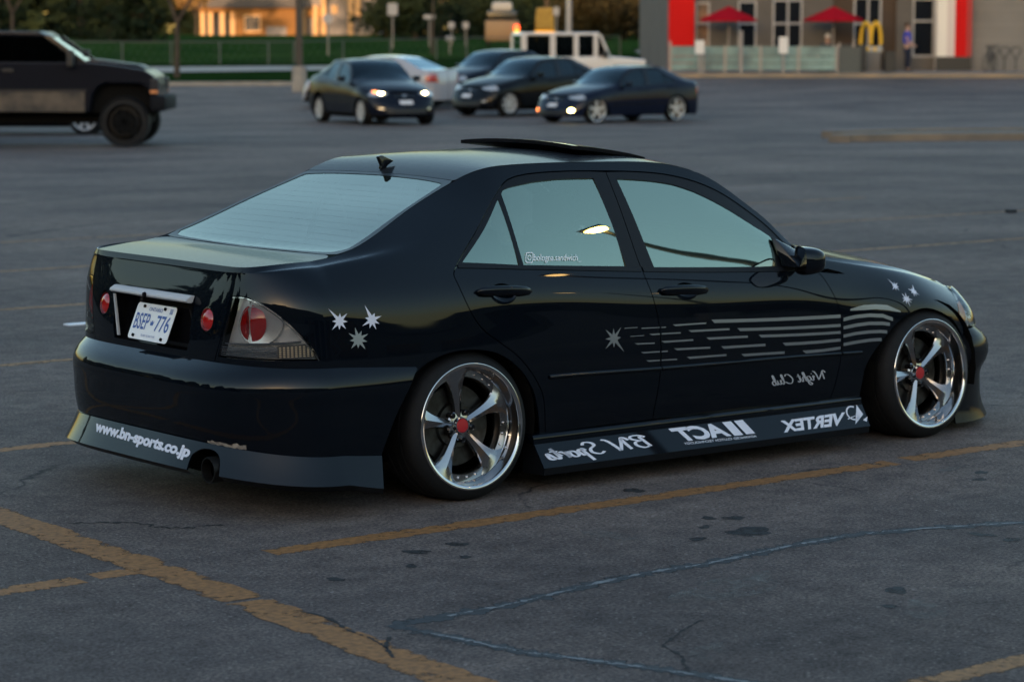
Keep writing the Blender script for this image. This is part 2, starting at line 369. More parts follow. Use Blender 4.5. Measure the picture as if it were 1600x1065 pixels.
Z0=[(-.90,.961),(-.75,.974),(-.62,.982),(-.54,.986),(-.49,.996),(-.44,1.015),(-.36,1.048),(-.15,1.138),(.06,1.222),(.16,1.264),(.22,1.288),(.35,1.325),(.6,1.35),(.9,1.357),(1.2,1.344),(1.45,1.302),(1.56,1.262),(1.8,1.115),(2.05,.955),(2.14,.905),(2.3,.885),(2.67,.832),(2.95,.755),(3.1,.69),(3.2,.62)]
zc=cubic([a for a,b in Z0],[b for a,b in Z0])
def topz(x,w):
    x=np.asarray(x,float);w=np.abs(np.asarray(w,float))
    xx=np.clip(x,-.62,2.95);e=SH.f[-1](xx);w1=e[...,0];z1=e[...,1]+ (zc(x)-zc(xx))
    return z1+(zc(x)-z1)*(1-np.clip(w/w1,0,1.3)**2.2)

# rear bumper cover and its lip
BB=[[(-.62,.862,.240),(-.40,.874,.222),(-.20,.878,.215)],[(-.62,.868,.36),(-.40,.88,.36),(-.20,.883,.36)],[(-.62,.870,.45),(-.40,.882,.45),(-.20,.885,.45)],[(-.62,.871,.512),(-.40,.882,.51),(-.20,.885,.508)],[(-.62,.864,.540),(-.40,.877,.536),(-.20,.882,.532)],[(-.62,.834,.588),(-.40,.860,.572),(-.20,.872,.556)]]
BS=Shell(BB,[0,.11,.2,.262,.292,.36],-.62,-.20,[(-1.012,.284,3.6),(-1.03,.36,3.6),(-1.035,.45,3.6),(-1.034,.514,3.6),(-1.022,.541,3.6),(-.957,.597,4.0)],[(0,0)]*6,-1.62,-.199)
LL=[[(-.62,.915,.137),(-.40,.928,.10),(-.20,.93,.095)],[(-.62,.892,.188),(-.40,.905,.16),(-.20,.908,.15)],[(-.62,.868,.244),(-.40,.880,.226),(-.20,.884,.219)]]
LS=Shell(LL,[0,.065,.13],-.62,-.20,[(-1.072,.182,3.5),(-1.045,.235,3.5),(-1.018,.288,3.6)],[(0,0)]*3,-1.62,-.199)
H={'lid_side':[(-0.9603,1.115),(-1.0378,0.7802),(-1.0663,0.7215),(-1.1127,0.5749),(-1.1532,0.4623)],'tail':[(-1.0504,0.7302),(-0.9933,0.7297),(-0.945,0.7137),(-0.8706,0.6664),(-0.7965,0.6014),(-0.7399,0.541),(-0.6932,0.4678),(-1.1302,0.488)],'tail_lamp':[(-0.9739,0.6227)],'round':[(-1.2134,0.6311)],'rdoor_rear':[(-0.0155,0.7962),(-0.0416,0.7613),(-0.0372,0.7243),(-0.0142,0.6528),(0.0252,0.5779),(0.0756,0.523),(0.1555,0.4734),(0.2377,0.4203),(0.304,0.3565),(0.3528,0.2884),(0.3786,0.2249),(0.3954,0.0861)],'bgap':[(0.9229,1.204),(0.9308,1.0956),(0.9388,0.9611),(0.9511,0.7983),(0.9641,0.7151),(0.9972,0.5749),(1.0148,0.4266),(1.0099,0.2789),(0.9869,0.1339),(0.9845,0.0929)],'fgap':[(1.8875,1.25),(1.9635,1.25),(1.9697,0.7831),(2.0083,0.7439),(2.0388,0.6871),(2.0717,0.6061),(2.093,0.5089),(2.0981,0.4057),(2.0897,0.2796),(2.0643,0.1676),(2.0356,0.0888)],'bottom':[(0.3954,0.0861),(0.9845,0.0929),(2.0356,0.0888),(2.2232,0.0946)],'arch_r':[(-0.4386,0.0746),(-0.4219,0.1117),(-0.4024,0.1616),(-0.3472,0.2796),(-0.2686,0.3908),(-0.1973,0.4298),(-0.1093,0.4517),(-0.0105,0.4571),(0.0894,0.4464),(0.171,0.4194),(0.2577,0.3577),(0.3163,0.278),(0.3464,0.1878),(0.3687,0.056)],'arch_f':[(2.2238,0.085),(2.2351,0.1547),(2.2605,0.2587),(2.3553,0.3875),(2.4685,0.4997),(2.6086,0.5647),(2.7209,0.5612),(2.8312,0.5201),(2.8981,0.4548),(2.9667,0.331),(2.996,0.2262)],'dlo':[(-0.0155,0.7962),(0.1532,0.989),(0.331,1.146),(0.4334,1.1957),(0.6449,1.2086),(0.9241,1.207),(1.1882,1.2008),(1.3484,1.1959),(1.4937,1.193),(1.6652,1.1914),(1.7946,1.176),(1.8862,1.1082)],'belt':[(-0.0155,0.7962),(0.2938,0.7843),(0.9457,0.784),(1.7873,0.7688)],'qglass':[(0.0273,0.816),(0.3127,1.1064),(0.3035,0.8026)],'rglass':[(0.3407,1.1271),(0.3553,1.1425),(0.3881,1.1503),(0.5231,1.1653),(0.6568,1.1727),(0.8429,1.1722),(0.8711,0.8044),(0.3281,0.8007)],'fglass':[(0.9714,1.1684),(1.1703,1.1596),(1.2784,1.153),(1.3813,1.1391),(1.4808,1.1197),(1.6392,1.0909),(1.7614,1.0729),(1.7716,1.0218),(1.7429,0.7998),(1.0289,0.8015)],'headl':[(2.9381,0.7248),(3.0037,0.737),(3.0008,0.6655),(2.9952,0.5482),(3.0,0.4847),(2.959,0.484),(2.9068,0.5678)],'mould':[(0.4041,0.3213),(1.0157,0.3325),(2.221,0.3248)],'handle_r':[(0.0415,0.6828),(0.3211,0.6826),(0.18,0.6745)],'handle_f':[(1.0183,0.6836),(1.293,0.6844),(1.1708,0.6817)],'stars':[[(-0.6025,0.6082),[(-0.6488,0.6553),(-0.5986,0.6366),(-0.5673,0.6336),(-0.568,0.6033),(-0.5761,0.577),(-0.6055,0.5762),(-0.6383,0.5781),(-0.636,0.6095)]],[(-0.461,0.6026),[(-0.4878,0.6601),(-0.4464,0.6268),(-0.4171,0.6143),(-0.4284,0.5845),(-0.4444,0.5638),(-0.4731,0.5708),(-0.5054,0.5826),(-0.4913,0.6125)]],[(-0.5257,0.5334),[(-0.5667,0.5607),(-0.5372,0.5806),(-0.5087,0.5655),(-0.4805,0.5514),(-0.4866,0.5221),(-0.4961,0.4928),(-0.5279,0.4998),(-0.5589,0.5007),(-0.5629,0.5315)]],[(2.4659,0.7194),[(2.4354,0.765),(2.4696,0.7474),(2.492,0.7442),(2.4919,0.7148),(2.4854,0.6898),(2.4623,0.6882),(2.4396,0.6924),(2.4464,0.7224)]],[(2.5823,0.695),[(2.546,0.7089),(2.5726,0.718),(2.5963,0.7452),(2.6042,0.6979),(2.6139,0.6677),(2.5928,0.6565),(2.5724,0.651),(2.5587,0.6778)]],[(2.5157,0.6307),[(2.4926,0.6728),(2.5187,0.6829),(2.5362,0.6562),(2.5555,0.6263),(2.5458,0.6025),(2.5337,0.5736),(2.5082,0.5921),(2.4859,0.6082),(2.4882,0.6376)]],[(0.7525,0.4709),[(0.7073,0.5133),(0.7513,0.5168),(0.7932,0.5213),(0.7918,0.4753),(0.8084,0.4083),(0.7519,0.4309),(0.7054,0.4269),(0.706,0.4707)]]],'stripes':[[(0.8127,0.5161),(0.8479,0.5168),(0.8832,0.5175),(0.8831,0.5145),(0.8478,0.5138),(0.8126,0.5131)],[(0.9055,0.5131),(0.9736,0.5128),(1.0424,0.5125),(1.0422,0.5083),(0.9735,0.5087),(0.9054,0.509)],[(1.0807,0.5207),(1.1766,0.5217),(1.2736,0.5228),(1.2734,0.5153),(1.1764,0.5143),(1.0983,0.5126)],[(1.304,0.5345),(1.4301,0.5317),(1.5578,0.5298),(1.6873,0.5292),(1.8189,0.5302),(1.953,0.5332),(2.0888,0.5383),(2.0882,0.5208),(1.9524,0.5164),(1.8184,0.5137),(1.6868,0.5128),(1.5573,0.5134),(1.4295,0.5153),(1.3216,0.5174)],[(0.8425,0.4788),(0.8803,0.4792),(0.9183,0.4796),(0.9182,0.4765),(0.8802,0.4762),(0.8424,0.4758)],[(0.9471,0.4839),(1.0359,0.4839),(1.1256,0.4837),(1.1254,0.4775),(1.0357,0.4777),(0.9645,0.477)],[(1.1693,0.4904),(1.2883,0.4895),(1.4088,0.4888),(1.4086,0.4792),(1.2881,0.48),(1.1871,0.4802)],[(1.4537,0.4869),(1.5768,0.4846),(1.7015,0.4838),(1.8282,0.4844),(1.9569,0.4864),(2.0873,0.4897),(2.087,0.4746),(1.9567,0.4718),(1.8279,0.47),(1.7013,0.4696),(1.5765,0.4705),(1.4719,0.4721)],[(0.8654,0.4451),(0.9214,0.4445),(0.9778,0.4438),(0.9778,0.4377),(0.9214,0.4384),(0.8827,0.4382)],[(1.0144,0.4481),(1.1052,0.448),(1.1969,0.4479),(1.1968,0.4395),(1.1051,0.4398),(1.032,0.439)],[(1.272,0.4513),(1.3937,0.4499),(1.5169,0.4492),(1.5168,0.4383),(1.3936,0.4393),(1.2901,0.4398)],[(1.5798,0.4499),(1.7037,0.4484),(1.8295,0.4484),(1.9574,0.4499),(2.0867,0.4527),(2.0867,0.4381),(1.9573,0.4357),(1.8295,0.4345),(1.7037,0.4349),(1.5985,0.436)],[(0.9001,0.4039),(0.9752,0.4037),(1.051,0.4031),(1.051,0.397),(0.9752,0.3975),(0.9176,0.397)],[(1.0865,0.4109),(1.1903,0.4092),(1.2953,0.4075),(1.2954,0.398),(1.1904,0.3999),(1.1044,0.4007)],[(1.3582,0.405),(1.489,0.4043),(1.6216,0.4042),(1.6217,0.3917),(1.4891,0.3923),(1.3767,0.3922)],[(1.7247,0.4039),(1.8438,0.4035),(1.9646,0.4059),(2.0867,0.4112),(2.0869,0.3946),(1.9648,0.3896),(1.844,0.3877),(1.744,0.3877)],[(0.9291,0.3647),(1.0165,0.3639),(1.1048,0.3629),(1.1049,0.3566),(1.0166,0.3577),(0.9468,0.3576)],[(1.1598,0.3674),(1.2743,0.3671),(1.3902,0.3667),(1.3904,0.357),(1.2745,0.3576),(1.178,0.3568)],[(1.4777,0.3612),(1.6075,0.3596),(1.7391,0.3583),(1.7394,0.3452),(1.6078,0.347),(1.4966,0.3478)],[(1.8493,0.3552),(1.9679,0.3568),(2.0875,0.3648),(2.0879,0.348),(1.9683,0.3403),(1.8691,0.338)],[(2.1513,0.5673),(2.2309,0.5894),(2.3161,0.5942),(2.3857,0.5873),(2.4673,0.5495),(2.4666,0.5407),(2.383,0.5571),(2.3135,0.5644),(2.2287,0.5607),(2.1507,0.5578)],[(2.1066,0.5211),(2.1849,0.5354),(2.2698,0.5412),(2.3536,0.536),(2.4155,0.5131),(2.4147,0.4929),(2.3526,0.5158),(2.2689,0.5214),(2.1842,0.5163),(2.106,0.5026)],[(2.1054,0.4776),(2.1834,0.4895),(2.268,0.4964),(2.3518,0.4928),(2.3963,0.4856),(2.3959,0.4668),(2.3513,0.4741),(2.2676,0.4781),(2.183,0.4716),(2.1052,0.4599)],[(2.105,0.4325),(2.1827,0.4441),(2.2672,0.449),(2.3371,0.4478),(2.3789,0.4429),(2.3789,0.4247),(2.337,0.4298),(2.2671,0.4312),(2.1827,0.4265),(2.1051,0.4148)],[(2.1054,0.3852),(2.183,0.3942),(2.2673,0.4013),(2.3232,0.4018),(2.3442,0.4005),(2.3445,0.3819),(2.3235,0.3833),(2.2676,0.3828),(2.1833,0.3759),(2.1058,0.367)]],'night':[(1.668,0.1657),(2.0029,0.1783),(1.9984,0.2454),(1.6624,0.2408)],'insta':[(0.3832,0.811),(0.6337,0.8141),(0.6476,0.85),(0.3975,0.8485)],'instabox':[(0.3401,0.8106),(0.3799,0.8109),(0.3975,0.8572),(0.3577,0.8574)],'lip_cut':[(-1.2404,0.006),(-1.2356,0.0495),(-1.2248,0.074),(-1.1879,0.1002),(-1.1459,0.1076),(-1.1115,0.1),(-1.0908,0.0721),(-1.0859,0.0)],'www':[(-1.3437,0.051,1),(-1.2416,0.0342,-1),(-1.2401,0.1025,-1),(-1.3048,0.1186,1)]}

# ================================================================== ground
FWH = Vector((0.61753808, 0.78654099)); RTH = Vector((0.78654099, -0.61753808)); LOT_RZ = math.atan2(RTH.y, RTH.x)
def prof(v):
    """height of the ground: the lot is level, rises towards the road and the lawns beyond it"""
    if v < 62: return 0.0
    if v < 70: return .025 * (v - 62) ** 2 / 16
    if v < 130: return .025 * (v - 66)
    return 1.6 + .0092 * (v - 130) if v < 260 else 2.796
def LF(u, v, z=None): 
    """lot frame: u along the shop front, v away from the near parking row -> world"""
    return (CAM[0] + RTH.x * u + FWH.x * v, CAM[1] + RTH.y * u + FWH.y * v, prof(v) if z is None else z)
def asphalt():
    m = bpy.data.materials.new('asphalt'); m.use_nodes = True; nt = m.node_tree; b = nt.nodes['Principled BSDF']; L = nt.links.new; N = nt.nodes.new
    tc = N('ShaderNodeTexCoord')
    def noise(sc, det, rough=.55, dist=0, vec=None):
        n = N('ShaderNodeTexNoise'); n.inputs['Scale'].default_value = sc; n.inputs['Detail'].default_value = det; n.inputs['Roughness'].default_value = rough; n.inputs['Distortion'].default_value = dist
        L(vec or tc.outputs['Object'], n.inputs['Vector']); return n.outputs['Fac']
    def ramp(fac, p0, c0, p1, c1):
        r = N('ShaderNodeValToRGB'); e = r.color_ramp.elements; e[0].position = p0; e[1].position = p1; e[0].color = (*c0, 1); e[1].color = (*c1, 1); L(fac, r.inputs[0]); return r.outputs[0]
    def mix(a, b_, fac, mode='MIX'):
        x = N('ShaderNodeMix'); x.data_type = 'RGBA'; x.blend_type = mode
        if isinstance(fac, float): x.inputs[0].default_value = fac
        else: L(fac, x.inputs[0])
        L(a, x.inputs[6]); L(b_, x.inputs[7]); return x.outputs[2]
    base = ramp(noise(.35, 6, .6), .3, (.088, .076, .073), .72, (.190, .158, .143))
    agg = ramp(noise(70, 6, .8), .40, (.30, .30, .32), .62, (1.85, 1.8, 1.74))
    c = mix(base, agg, .72, 'MULTIPLY')
    mott = ramp(noise(7, 6, .7), .34, (.66, .66, .68), .66, (1.26, 1.25, 1.23)); c = mix(c, mott, .85, 'MULTIPLY')
    vo = N('ShaderNodeTexVoronoi'); vo.inputs['Scale'].default_value = 120; L(tc.outputs['Object'], vo.inputs['Vector'])
    st = ramp(vo.outputs['Color'], .84, (0, 0, 0), .95, (.16, .15, .14)); c = mix(c, st, .75, 'ADD')
    mp = N('ShaderNodeMapping'); mp.inputs['Scale'].default_value = (.10, 1.1, 1); L(tc.outputs['Object'], mp.inputs['Vector'])
    drv = ramp(noise(.5, 4, .6, 0, mp.outputs[0]), .38, (.80, .81, .84), .66, (1.12, 1.1, 1.08)); c = mix(c, drv, .9, 'MULTIPLY')
    # hairline cracks
    dn = N('ShaderNodeTexNoise'); dn.inputs['Scale'].default_value = 1.4; dn.inputs['Detail'].default_value = 5; L(tc.outputs['Object'], dn.inputs['Vector'])
    ad = N('ShaderNodeMix'); ad.data_type = 'RGBA'; ad.blend_type = 'LINEAR_LIGHT'; ad.inputs[0].default_value = .35; L(tc.outputs['Object'], ad.inputs[6]); L(dn.outputs['Color'], ad.inputs[7])
    vc = N('ShaderNodeTexVoronoi'); vc.feature = 'DISTANCE_TO_EDGE'; vc.inputs['Scale'].default_value = .42; L(ad.outputs[2], vc.inputs['Vector'])
    ck = ramp(vc.outputs['Distance'], .0, (1, 1, 1), .006, (0, 0, 0)); msk = ramp(noise(.8, 3), .5, (0, 0, 0), .62, (1, 1, 1)); ck = mix(ck, msk, 1.0, 'MULTIPLY')
    dk = N('ShaderNodeRGB'); dk.outputs[0].default_value = (.03, .03, .032, 1); c = mix(c, dk.outputs[0], ck)
    L(c, b.inputs['Base Color'])
    rr = N('ShaderNodeMapRange'); rr.inputs['To Min'].default_value = .62; rr.inputs['To Max'].default_value = .95; L(noise(3, 4), rr.inputs[0]); L(rr.outputs[0], b.inputs['Roughness'])
    b.inputs['Specular IOR Level'].default_value = .08
    bu = N('ShaderNodeBump'); bu.inputs['Strength'].default_value = .9; bu.inputs['Distance'].default_value = .008; L(noise(110, 4, .7), bu.inputs['Height']); L(bu.outputs[0], b.inputs['Normal'])
    MATS['asphalt'] = m; return m
ASPH = asphalt()
us = [-900, -300, -120, -60, -30, 0, 30, 60, 120, 300, 900]; vsx = [-700, -200, -60, 0, 30, 60] + list(np.linspace(62, 70, 7)) + [80, 90, 100, 115, 130, 160, 200, 260, 400, 900, 1800]
V = [LF(u, v) for v in vsx for u in us]; n = len(us)
tag(mesh('parking_lot', V, [(j * n + i, j * n + i + 1, (j + 1) * n + i + 1, (j + 1) * n + i) for j in range(len(vsx) - 1) for i in range(n - 1)], ASPH, smooth=True), kind='structure')
def worn(name, col, cover, scale, dark=None, soft=.05, edge=0.0):
    """paint or tar that has worn through in patches: the sheet is cut away where the noise says so"""
    m = bpy.data.materials.new(name); m.use_nodes = True; nt = m.node_tree; b = nt.nodes['Principled BSDF']; L = nt.links.new; N = nt.nodes.new
    tc = N('ShaderNodeTexCoord'); n1 = N('ShaderNodeTexNoise'); n1.inputs['Scale'].default_value = scale; n1.inputs['Detail'].default_value = 8; n1.inputs['Roughness'].default_value = .72; L(tc.outputs['Object'], n1.inputs['Vector'])
    r = N('ShaderNodeValToRGB'); r.color_ramp.elements[0].position = cover; r.color_ramp.elements[1].position = cover + soft; n1b = n1.outputs['Fac']
    if edge:
        uv = N('ShaderNodeUVMap'); uv.uv_map = 'across'; sx = N('ShaderNodeSeparateXYZ'); L(uv.outputs[0], sx.inputs[0])
        m1 = N('ShaderNodeMath'); m1.operation = 'PINGPONG'; m1.inputs[1].default_value = .5; L(sx.outputs[0], m1.inputs[0])
        m2 = N('ShaderNodeMapRange'); m2.inputs['From Max'].default_value = .22; m2.inputs['To Min'].default_value = -edge; m2.inputs['To Max'].default_value = .0; L(m1.outputs[0], m2.inputs[0])
        m3 = N('ShaderNodeMath'); m3.operation = 'ADD'; L(n1b, m3.inputs[0]); L(m2.outputs[0], m3.inputs[1]); n1b = m3.outputs[0]
    L(n1b, r.inputs[0])
    tr = N('ShaderNodeBsdfTransparent'); mx = N('ShaderNodeMixShader'); L(r.outputs[0], mx.inputs[0]); L(tr.outputs[0], mx.inputs[1]); L(b.outputs[0], mx.inputs[2]); L(mx.outputs[0], nt.nodes['Material Output'].inputs[0])
    n2 = N('ShaderNodeTexNoise'); n2.inputs['Scale'].default_value = 40; n2.inputs['Detail'].default_value = 6; L(tc.outputs['Object'], n2.inputs['Vector'])
    r2 = N('ShaderNodeValToRGB'); r2.color_ramp.elements[0].position = .35; r2.color_ramp.elements[1].position = .65; r2.color_ramp.elements[0].color = (*(dark or [c * .55 for c in col]), 1); r2.color_ramp.elements[1].color = (*col, 1); L(n2.outputs['Fac'], r2.inputs[0]); L(r2.outputs[0], b.inputs['Base Color'])
    b.inputs['Roughness'].default_value = .8; bu = N('ShaderNodeBump'); bu.inputs['Strength'].default_value = .4; bu.inputs['Distance'].default_value = .004; L(n2.outputs['Fac'], bu.inputs['Height']); L(bu.outputs[0], b.inputs['Normal'])
    MATS[name] = m; return m
YEL = worn('worn_yellow_paint', (.31, .135, .036), .35, 11.0, None, .08, .11); YELF = worn('faded_yellow_paint', (.30, .145, .048), .37, 9.0, None, .1, .12)
rg_ = random.Random(5)
def strip(name, pts, w, m, z=.0009, jit=.0, kind='structure', seed=1, wv=0.0):
    """flat ribbon along a line, its edges a little ragged"""
    g = random.Random(seed); P = np.array(smooth_line([(a, b) for a, b in pts], 12)); 
    d = np.gradient(P, axis=0); d /= np.linalg.norm(d, axis=1, keepdims=True); n = np.stack([-d[:, 1], d[:, 0]], 1); V = []; F = []
    for i, p in enumerate(P):
        ww = w * (1 + wv * (g.random() - .5) * 2)
        a = p + n[i] * (ww / 2 + jit * (g.random() - .5)); b = p - n[i] * (ww / 2 + jit * (g.random() - .5)); V += [(a[0], a[1], z), (b[0], b[1], z)]
    F = [(2 * i, 2 * i + 1, 2 * i + 3, 2 * i + 2) for i in range(len(P) - 1)]; o = tag(mesh(name, V, F, m), kind=kind)
    uv = o.data.uv_layers.new(name='across'); vi = np.zeros(len(o.data.loops), int); o.data.loops.foreach_get('vertex_index', vi)
    uv.data.foreach_set('uv', np.stack([vi % 2, vi // 2 / len(P)], 1).astype(np.float32).ravel()); return o
LX = lambda y, x0, x1, n=14: [(x, y) for x in np.linspace(x0, x1, n)]
strip('parking_line', LX(-1.255, -1.20, 2.02), .12, YEL, jit=.012, seed=2); strip('parking_line', LX(-1.235, 2.13, 5.2), .12, YEL, jit=.012, seed=3)
strip('parking_line', LX(-1.25, -3.4, -1.96, 8), .12, YEL, jit=.012, seed=4); strip('parking_line', LX(-1.23, -1.90, -1.72, 4), .11, YEL, jit=.012, seed=5)
strip('parking_line', [(-1.62, .6), (-1.645, -.3), (-1.66, -1.0), (-1.682, -1.85)], .165, YEL, z=.0018, jit=.02, seed=6)
strip('parking_line', [(-1.69, -1.885), (-1.73, -2.5), (-1.775, -3.2), (-1.83, -4.6)], .165, YEL, z=.0018, jit=.015, seed=7)
strip('parking_line', [(-1.60, .75), (-1.56, 2.2), (-1.5, 4.0)], .12, YEL, z=.0018, jit=.02, seed=8)
for k, (y, x0, x1) in enumerate(((1.45, -4, 4.9), (4.19, -3, 5.4), (6.96, -1, 12.8), (9.66, -1, 18), (-3.98, -3.2, 2.5), (12.4, 3, 16))): strip('parking_line', LX(y, x0, x1, 20), .115, YELF if k else YEL, jit=.012, seed=20 + k)
TAR = worn('tar_sealant', (.034, .037, .041), .33, 13.0, (.020, .022, .025), .1, .2); TARG = worn('sealant_sheen', (.20, .205, .21), .40, 9.0, (.12, .125, .13), .12, .2)
S1 = [(-1.505, -2.447), (-1.3, -2.459), (-1.03, -2.445), (-.81, -2.407), (-.521, -2.362), (-.277, -2.351), (-.105, -2.36), (.17, -2.331), (.413, -2.313), (.712, -2.314), (1.013, -2.389), (1.215, -2.465), (1.6, -2.62)]
S2 = [(-1.505, -2.447), (-1.496, -2.587), (-1.458, -2.736), (-1.421, -2.943), (-1.355, -3.106), (-1.285, -3.26), (-1.222, -3.416), (-1.142, -3.63), (-1.088, -3.783), (-.95, -4.3)]
strip('crack_sealant', S1, .085, TAR, z=.0009, jit=.03, seed=31, wv=.3); strip('crack_sealant', S2, .075, TAR, z=.0011, jit=.03, seed=32, wv=.3)
strip('crack_sealant', S1[1:], .026, TARG, z=.0018, jit=.012, seed=33, wv=.5); strip('crack_sealant', S2[1:], .024, TARG, z=.0020, jit=.012, seed=34, wv=.5)
CRK = mat('open_crack', (.012, .012, .013), .95)
for k, L_ in enumerate(([(-1.636, -2.116), (-1.622, -2.243), (-1.666, -2.433), (-1.675, -2.567), (-1.71, -2.7)], [(-1.614, -2.582), (-1.697, -2.676), (-1.74, -2.76), (-1.763, -2.808)], [(-1.025, -3.179), (-1.071, -3.317), (-1.12, -3.38), (-1.183, -3.475)], [(-.7, -3.0), (-.86, -3.08), (-1.025, -3.179)], [(-1.0, 3.2), (-.4, 3.3), (.2, 3.1)], [(7.1, 17.4), (8.3, 18.06), (9.56, 18.76), (10.4, 18.64)], [(5, 13), (7, 14.2), (9, 14.4)], [(15, 15), (18, 15.5), (22, 14.5)], [(-1.5, -.3), (-1.3, -.45), (-1.25, -.62), (-1.05, -.7)])):
    strip('ground_crack', L_, .010 if k < 5 or k == 8 else .06, CRK, z=.0028 if k < 2 else .0013, jit=.008 if k < 5 else .05, seed=50 + k, wv=.6)
OIL = worn('oil_stain', (.016, .016, .017), .30, 14.0, None, .22); PALE = worn('pale_scuff', (.20, .185, .165), .42, 10.0, (.14, .13, .12), .4)
def blotch(name, x, y, rx, ry, m, ang=0.0, seed=1, z=.0012, n=26):
    g = random.Random(seed); V = []; ph = [g.random() * 6.28 for _ in range(4)]
    for i in range(n):
        a = 2 * math.pi * i / n; r = 1 + .16 * math.sin(2 * a + ph[0]) + .12 * math.sin(3 * a + ph[1]) + .09 * math.sin(5 * a + ph[2]) + .05 * math.sin(9 * a + ph[3])
        px, py = rx * r * math.cos(a), ry * r * math.sin(a); V.append((x + px * math.cos(ang) - py * math.sin(ang), y + px * math.sin(ang) + py * math.cos(ang), z))
    return tag(mesh(name, V, [tuple(range(n))], m), kind='structure')
blotch('oil_stain', .438, -2.022, .085, .085, OIL, .3, 4)
for k, (x, y) in enumerate([(-.577, -1.543), (-.774, -1.568), (-.936, -1.755), (.575, -1.785), (.499, -1.726), (.364, -1.852), (.182, -2.011), (-1.271, -1.779), (1.987, -1.783), (2.128, -1.669), (.668, -1.089), (1.079, -2.6), (1.088, -2.731), (.111, -3.074), (-.084, -3.229), (-.693, -1.747)]):
    blotch('oil_stain', x, y, .02 + .03 * rg_.random(), .02 + .025 * rg_.random(), OIL, rg_.random() * 3, 60 + k, .0014)
blotch('pale_scuff', -.02, -1.76, .05, .15, PALE, .2, 90); blotch('pale_scuff', -.03, -3.33, .14, .07, PALE, .7, 91); blotch('pale_scuff', -.97, -3.32, .11, .05, PALE, .7, 92); blotch('pale_scuff', 2.10, -1.52, .10, .04, PALE, .1, 93); blotch('pale_scuff', -.3, -2.7, .28, .12, PALE, .4, 94)
lt = MB(); lt.box(-.06, .06, -.04, .04, 0, .035, .012); tag(lt.build('litter', mat('dark_rubbish', (.01, .01, .012), .8), loc=(15.3, 9.52, .0)), 'small dark scrap of litter lying on the empty lot at right', 'litter')
lt = MB(); lt.box(-.10, .10, -.04, .04, 0, .01, .004); tag(lt.build('litter', mat('white_rubbish', (.75, .76, .8), .6), loc=(1.86, 5.8, .0)), 'white scrap of paper on the asphalt left of the black sedan', 'litter')
# ---- traffic island, curb, lawns, paths
def sheet(name, uv, m, dz, kind='structure', sub=4.0):
    pl = densify(uv, sub); D, F = tri_region(pl, [], sub * 1.5); V = [LF(a, b) for a, b in D]; V = [(x, y, z + dz) for x, y, z in V]
    return tag(mesh(name, V, [tuple(f) for f in F], m, smooth=True), kind=kind)
CONC = mat('concrete', (.30, .27, .235), .85, noise=(3, (.22, .20, .18), 6), bump=(60, .2, .01))
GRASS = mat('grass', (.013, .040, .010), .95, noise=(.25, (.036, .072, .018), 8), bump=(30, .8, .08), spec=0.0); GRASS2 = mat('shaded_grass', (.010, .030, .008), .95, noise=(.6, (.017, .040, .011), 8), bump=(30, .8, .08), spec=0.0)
ISL = [(-8, 26.2)]
def kerb(name, pts, w, h, m, closed=False, par=None):
    P = np.array(pts); d = np.gradient(P, axis=0); d /= np.linalg.norm(d, axis=1, keepdims=True) + 1e-9; n = np.stack([-d[:, 1], d[:, 0]], 1); V = []; F = []
    for i, p in enumerate(P):
        a = p + n[i] * w / 2; b = p - n[i] * w / 2; za = prof(a[1]); zb = prof(b[1])
        A = LF(*a); B = LF(*b); V += [(A[0], A[1], za - .05), (A[0], A[1], za + h), (B[0], B[1], zb + h), (B[0], B[1], zb - .05)]
    for i in range(len(P) - 1):
        for k in range(4): F.append((4 * i + k, 4 * i + (k + 1) % 4, 4 * i + 4 + (k + 1) % 4, 4 * i + 4 + k))
    F += [(0, 1, 2, 3), (4 * len(P) - 1, 4 * len(P) - 2, 4 * len(P) - 3, 4 * len(P) - 4)]
    return tag(mesh(name, V, F, m, par), kind='structure' if par is None else None)
kerb('island_kerb', [(6.15, 47.6), (6.25, 48.0), (7.5, 48.5), (10, 49.0), (14, 49.9), (20, 51)], .40, .14, mat('island_kerb', (.21, .165, .12), .9, noise=(1.5, (.13, .11, .09), 6)))
sheet('island_bed', [(6.4, 48.2), (7.5, 48.75), (10, 49.25), (14, 50.15), (20, 51.3), (20, 53.6), (13, 52.4), (8, 51.2), (6.5, 49.8)], mat('gravel_bed', (.075, .062, .05), .95, noise=(6, (.13, .11, .09), 8), bump=(40, .6, .03)), .11, sub=1.0); kerb('island_kerb', [(6.2, 49.8), (8, 51.4), (13, 52.6), (20, 53.8)], .3, .14, MATS['island_kerb'])
LAWN = [(-70, 80), (-30, 82.5), (-12, 84.3), (-7.4, 84.6), (-5.5, 87), (-2, 94), (2.5, 99.5), (5.6, 100.5), (5.6, 130), (60, 131), (220, 150), (220, 330), (-300, 330), (-300, 80)]
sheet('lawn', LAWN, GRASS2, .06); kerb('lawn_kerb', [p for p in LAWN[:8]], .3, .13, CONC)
sheet('path', [(-40, 95.5), (-13, 95), (-7.0, 97.5), (-7.0, 102.5), (-13, 101), (-40, 101)], CONC, .075)
sheet('path', [(-9.6, 109.6), (-4, 115.5), (0, 117.8), (6.5, 119.5), (6.5, 125), (0, 122.8), (-4, 119.8), (-9.6, 113)], CONC, .075)
sheet('sloping_lawn', [(-60, 104.5), (-9, 104.5), (-4.5, 108.7), (-4, 111), (6, 116), (6, 128), (60, 132), (60, 246), (-120, 246)], GRASS, .09)
WALKM = mat('shop_walk', (.26, .235, .21), .85, noise=(2, (.20, .18, .16), 6)); sheet('shop_walk', [(5.65, 92.3), (90, 92.3), (90, 99.5), (5.65, 99.5)], WALKM, .13, sub=3)
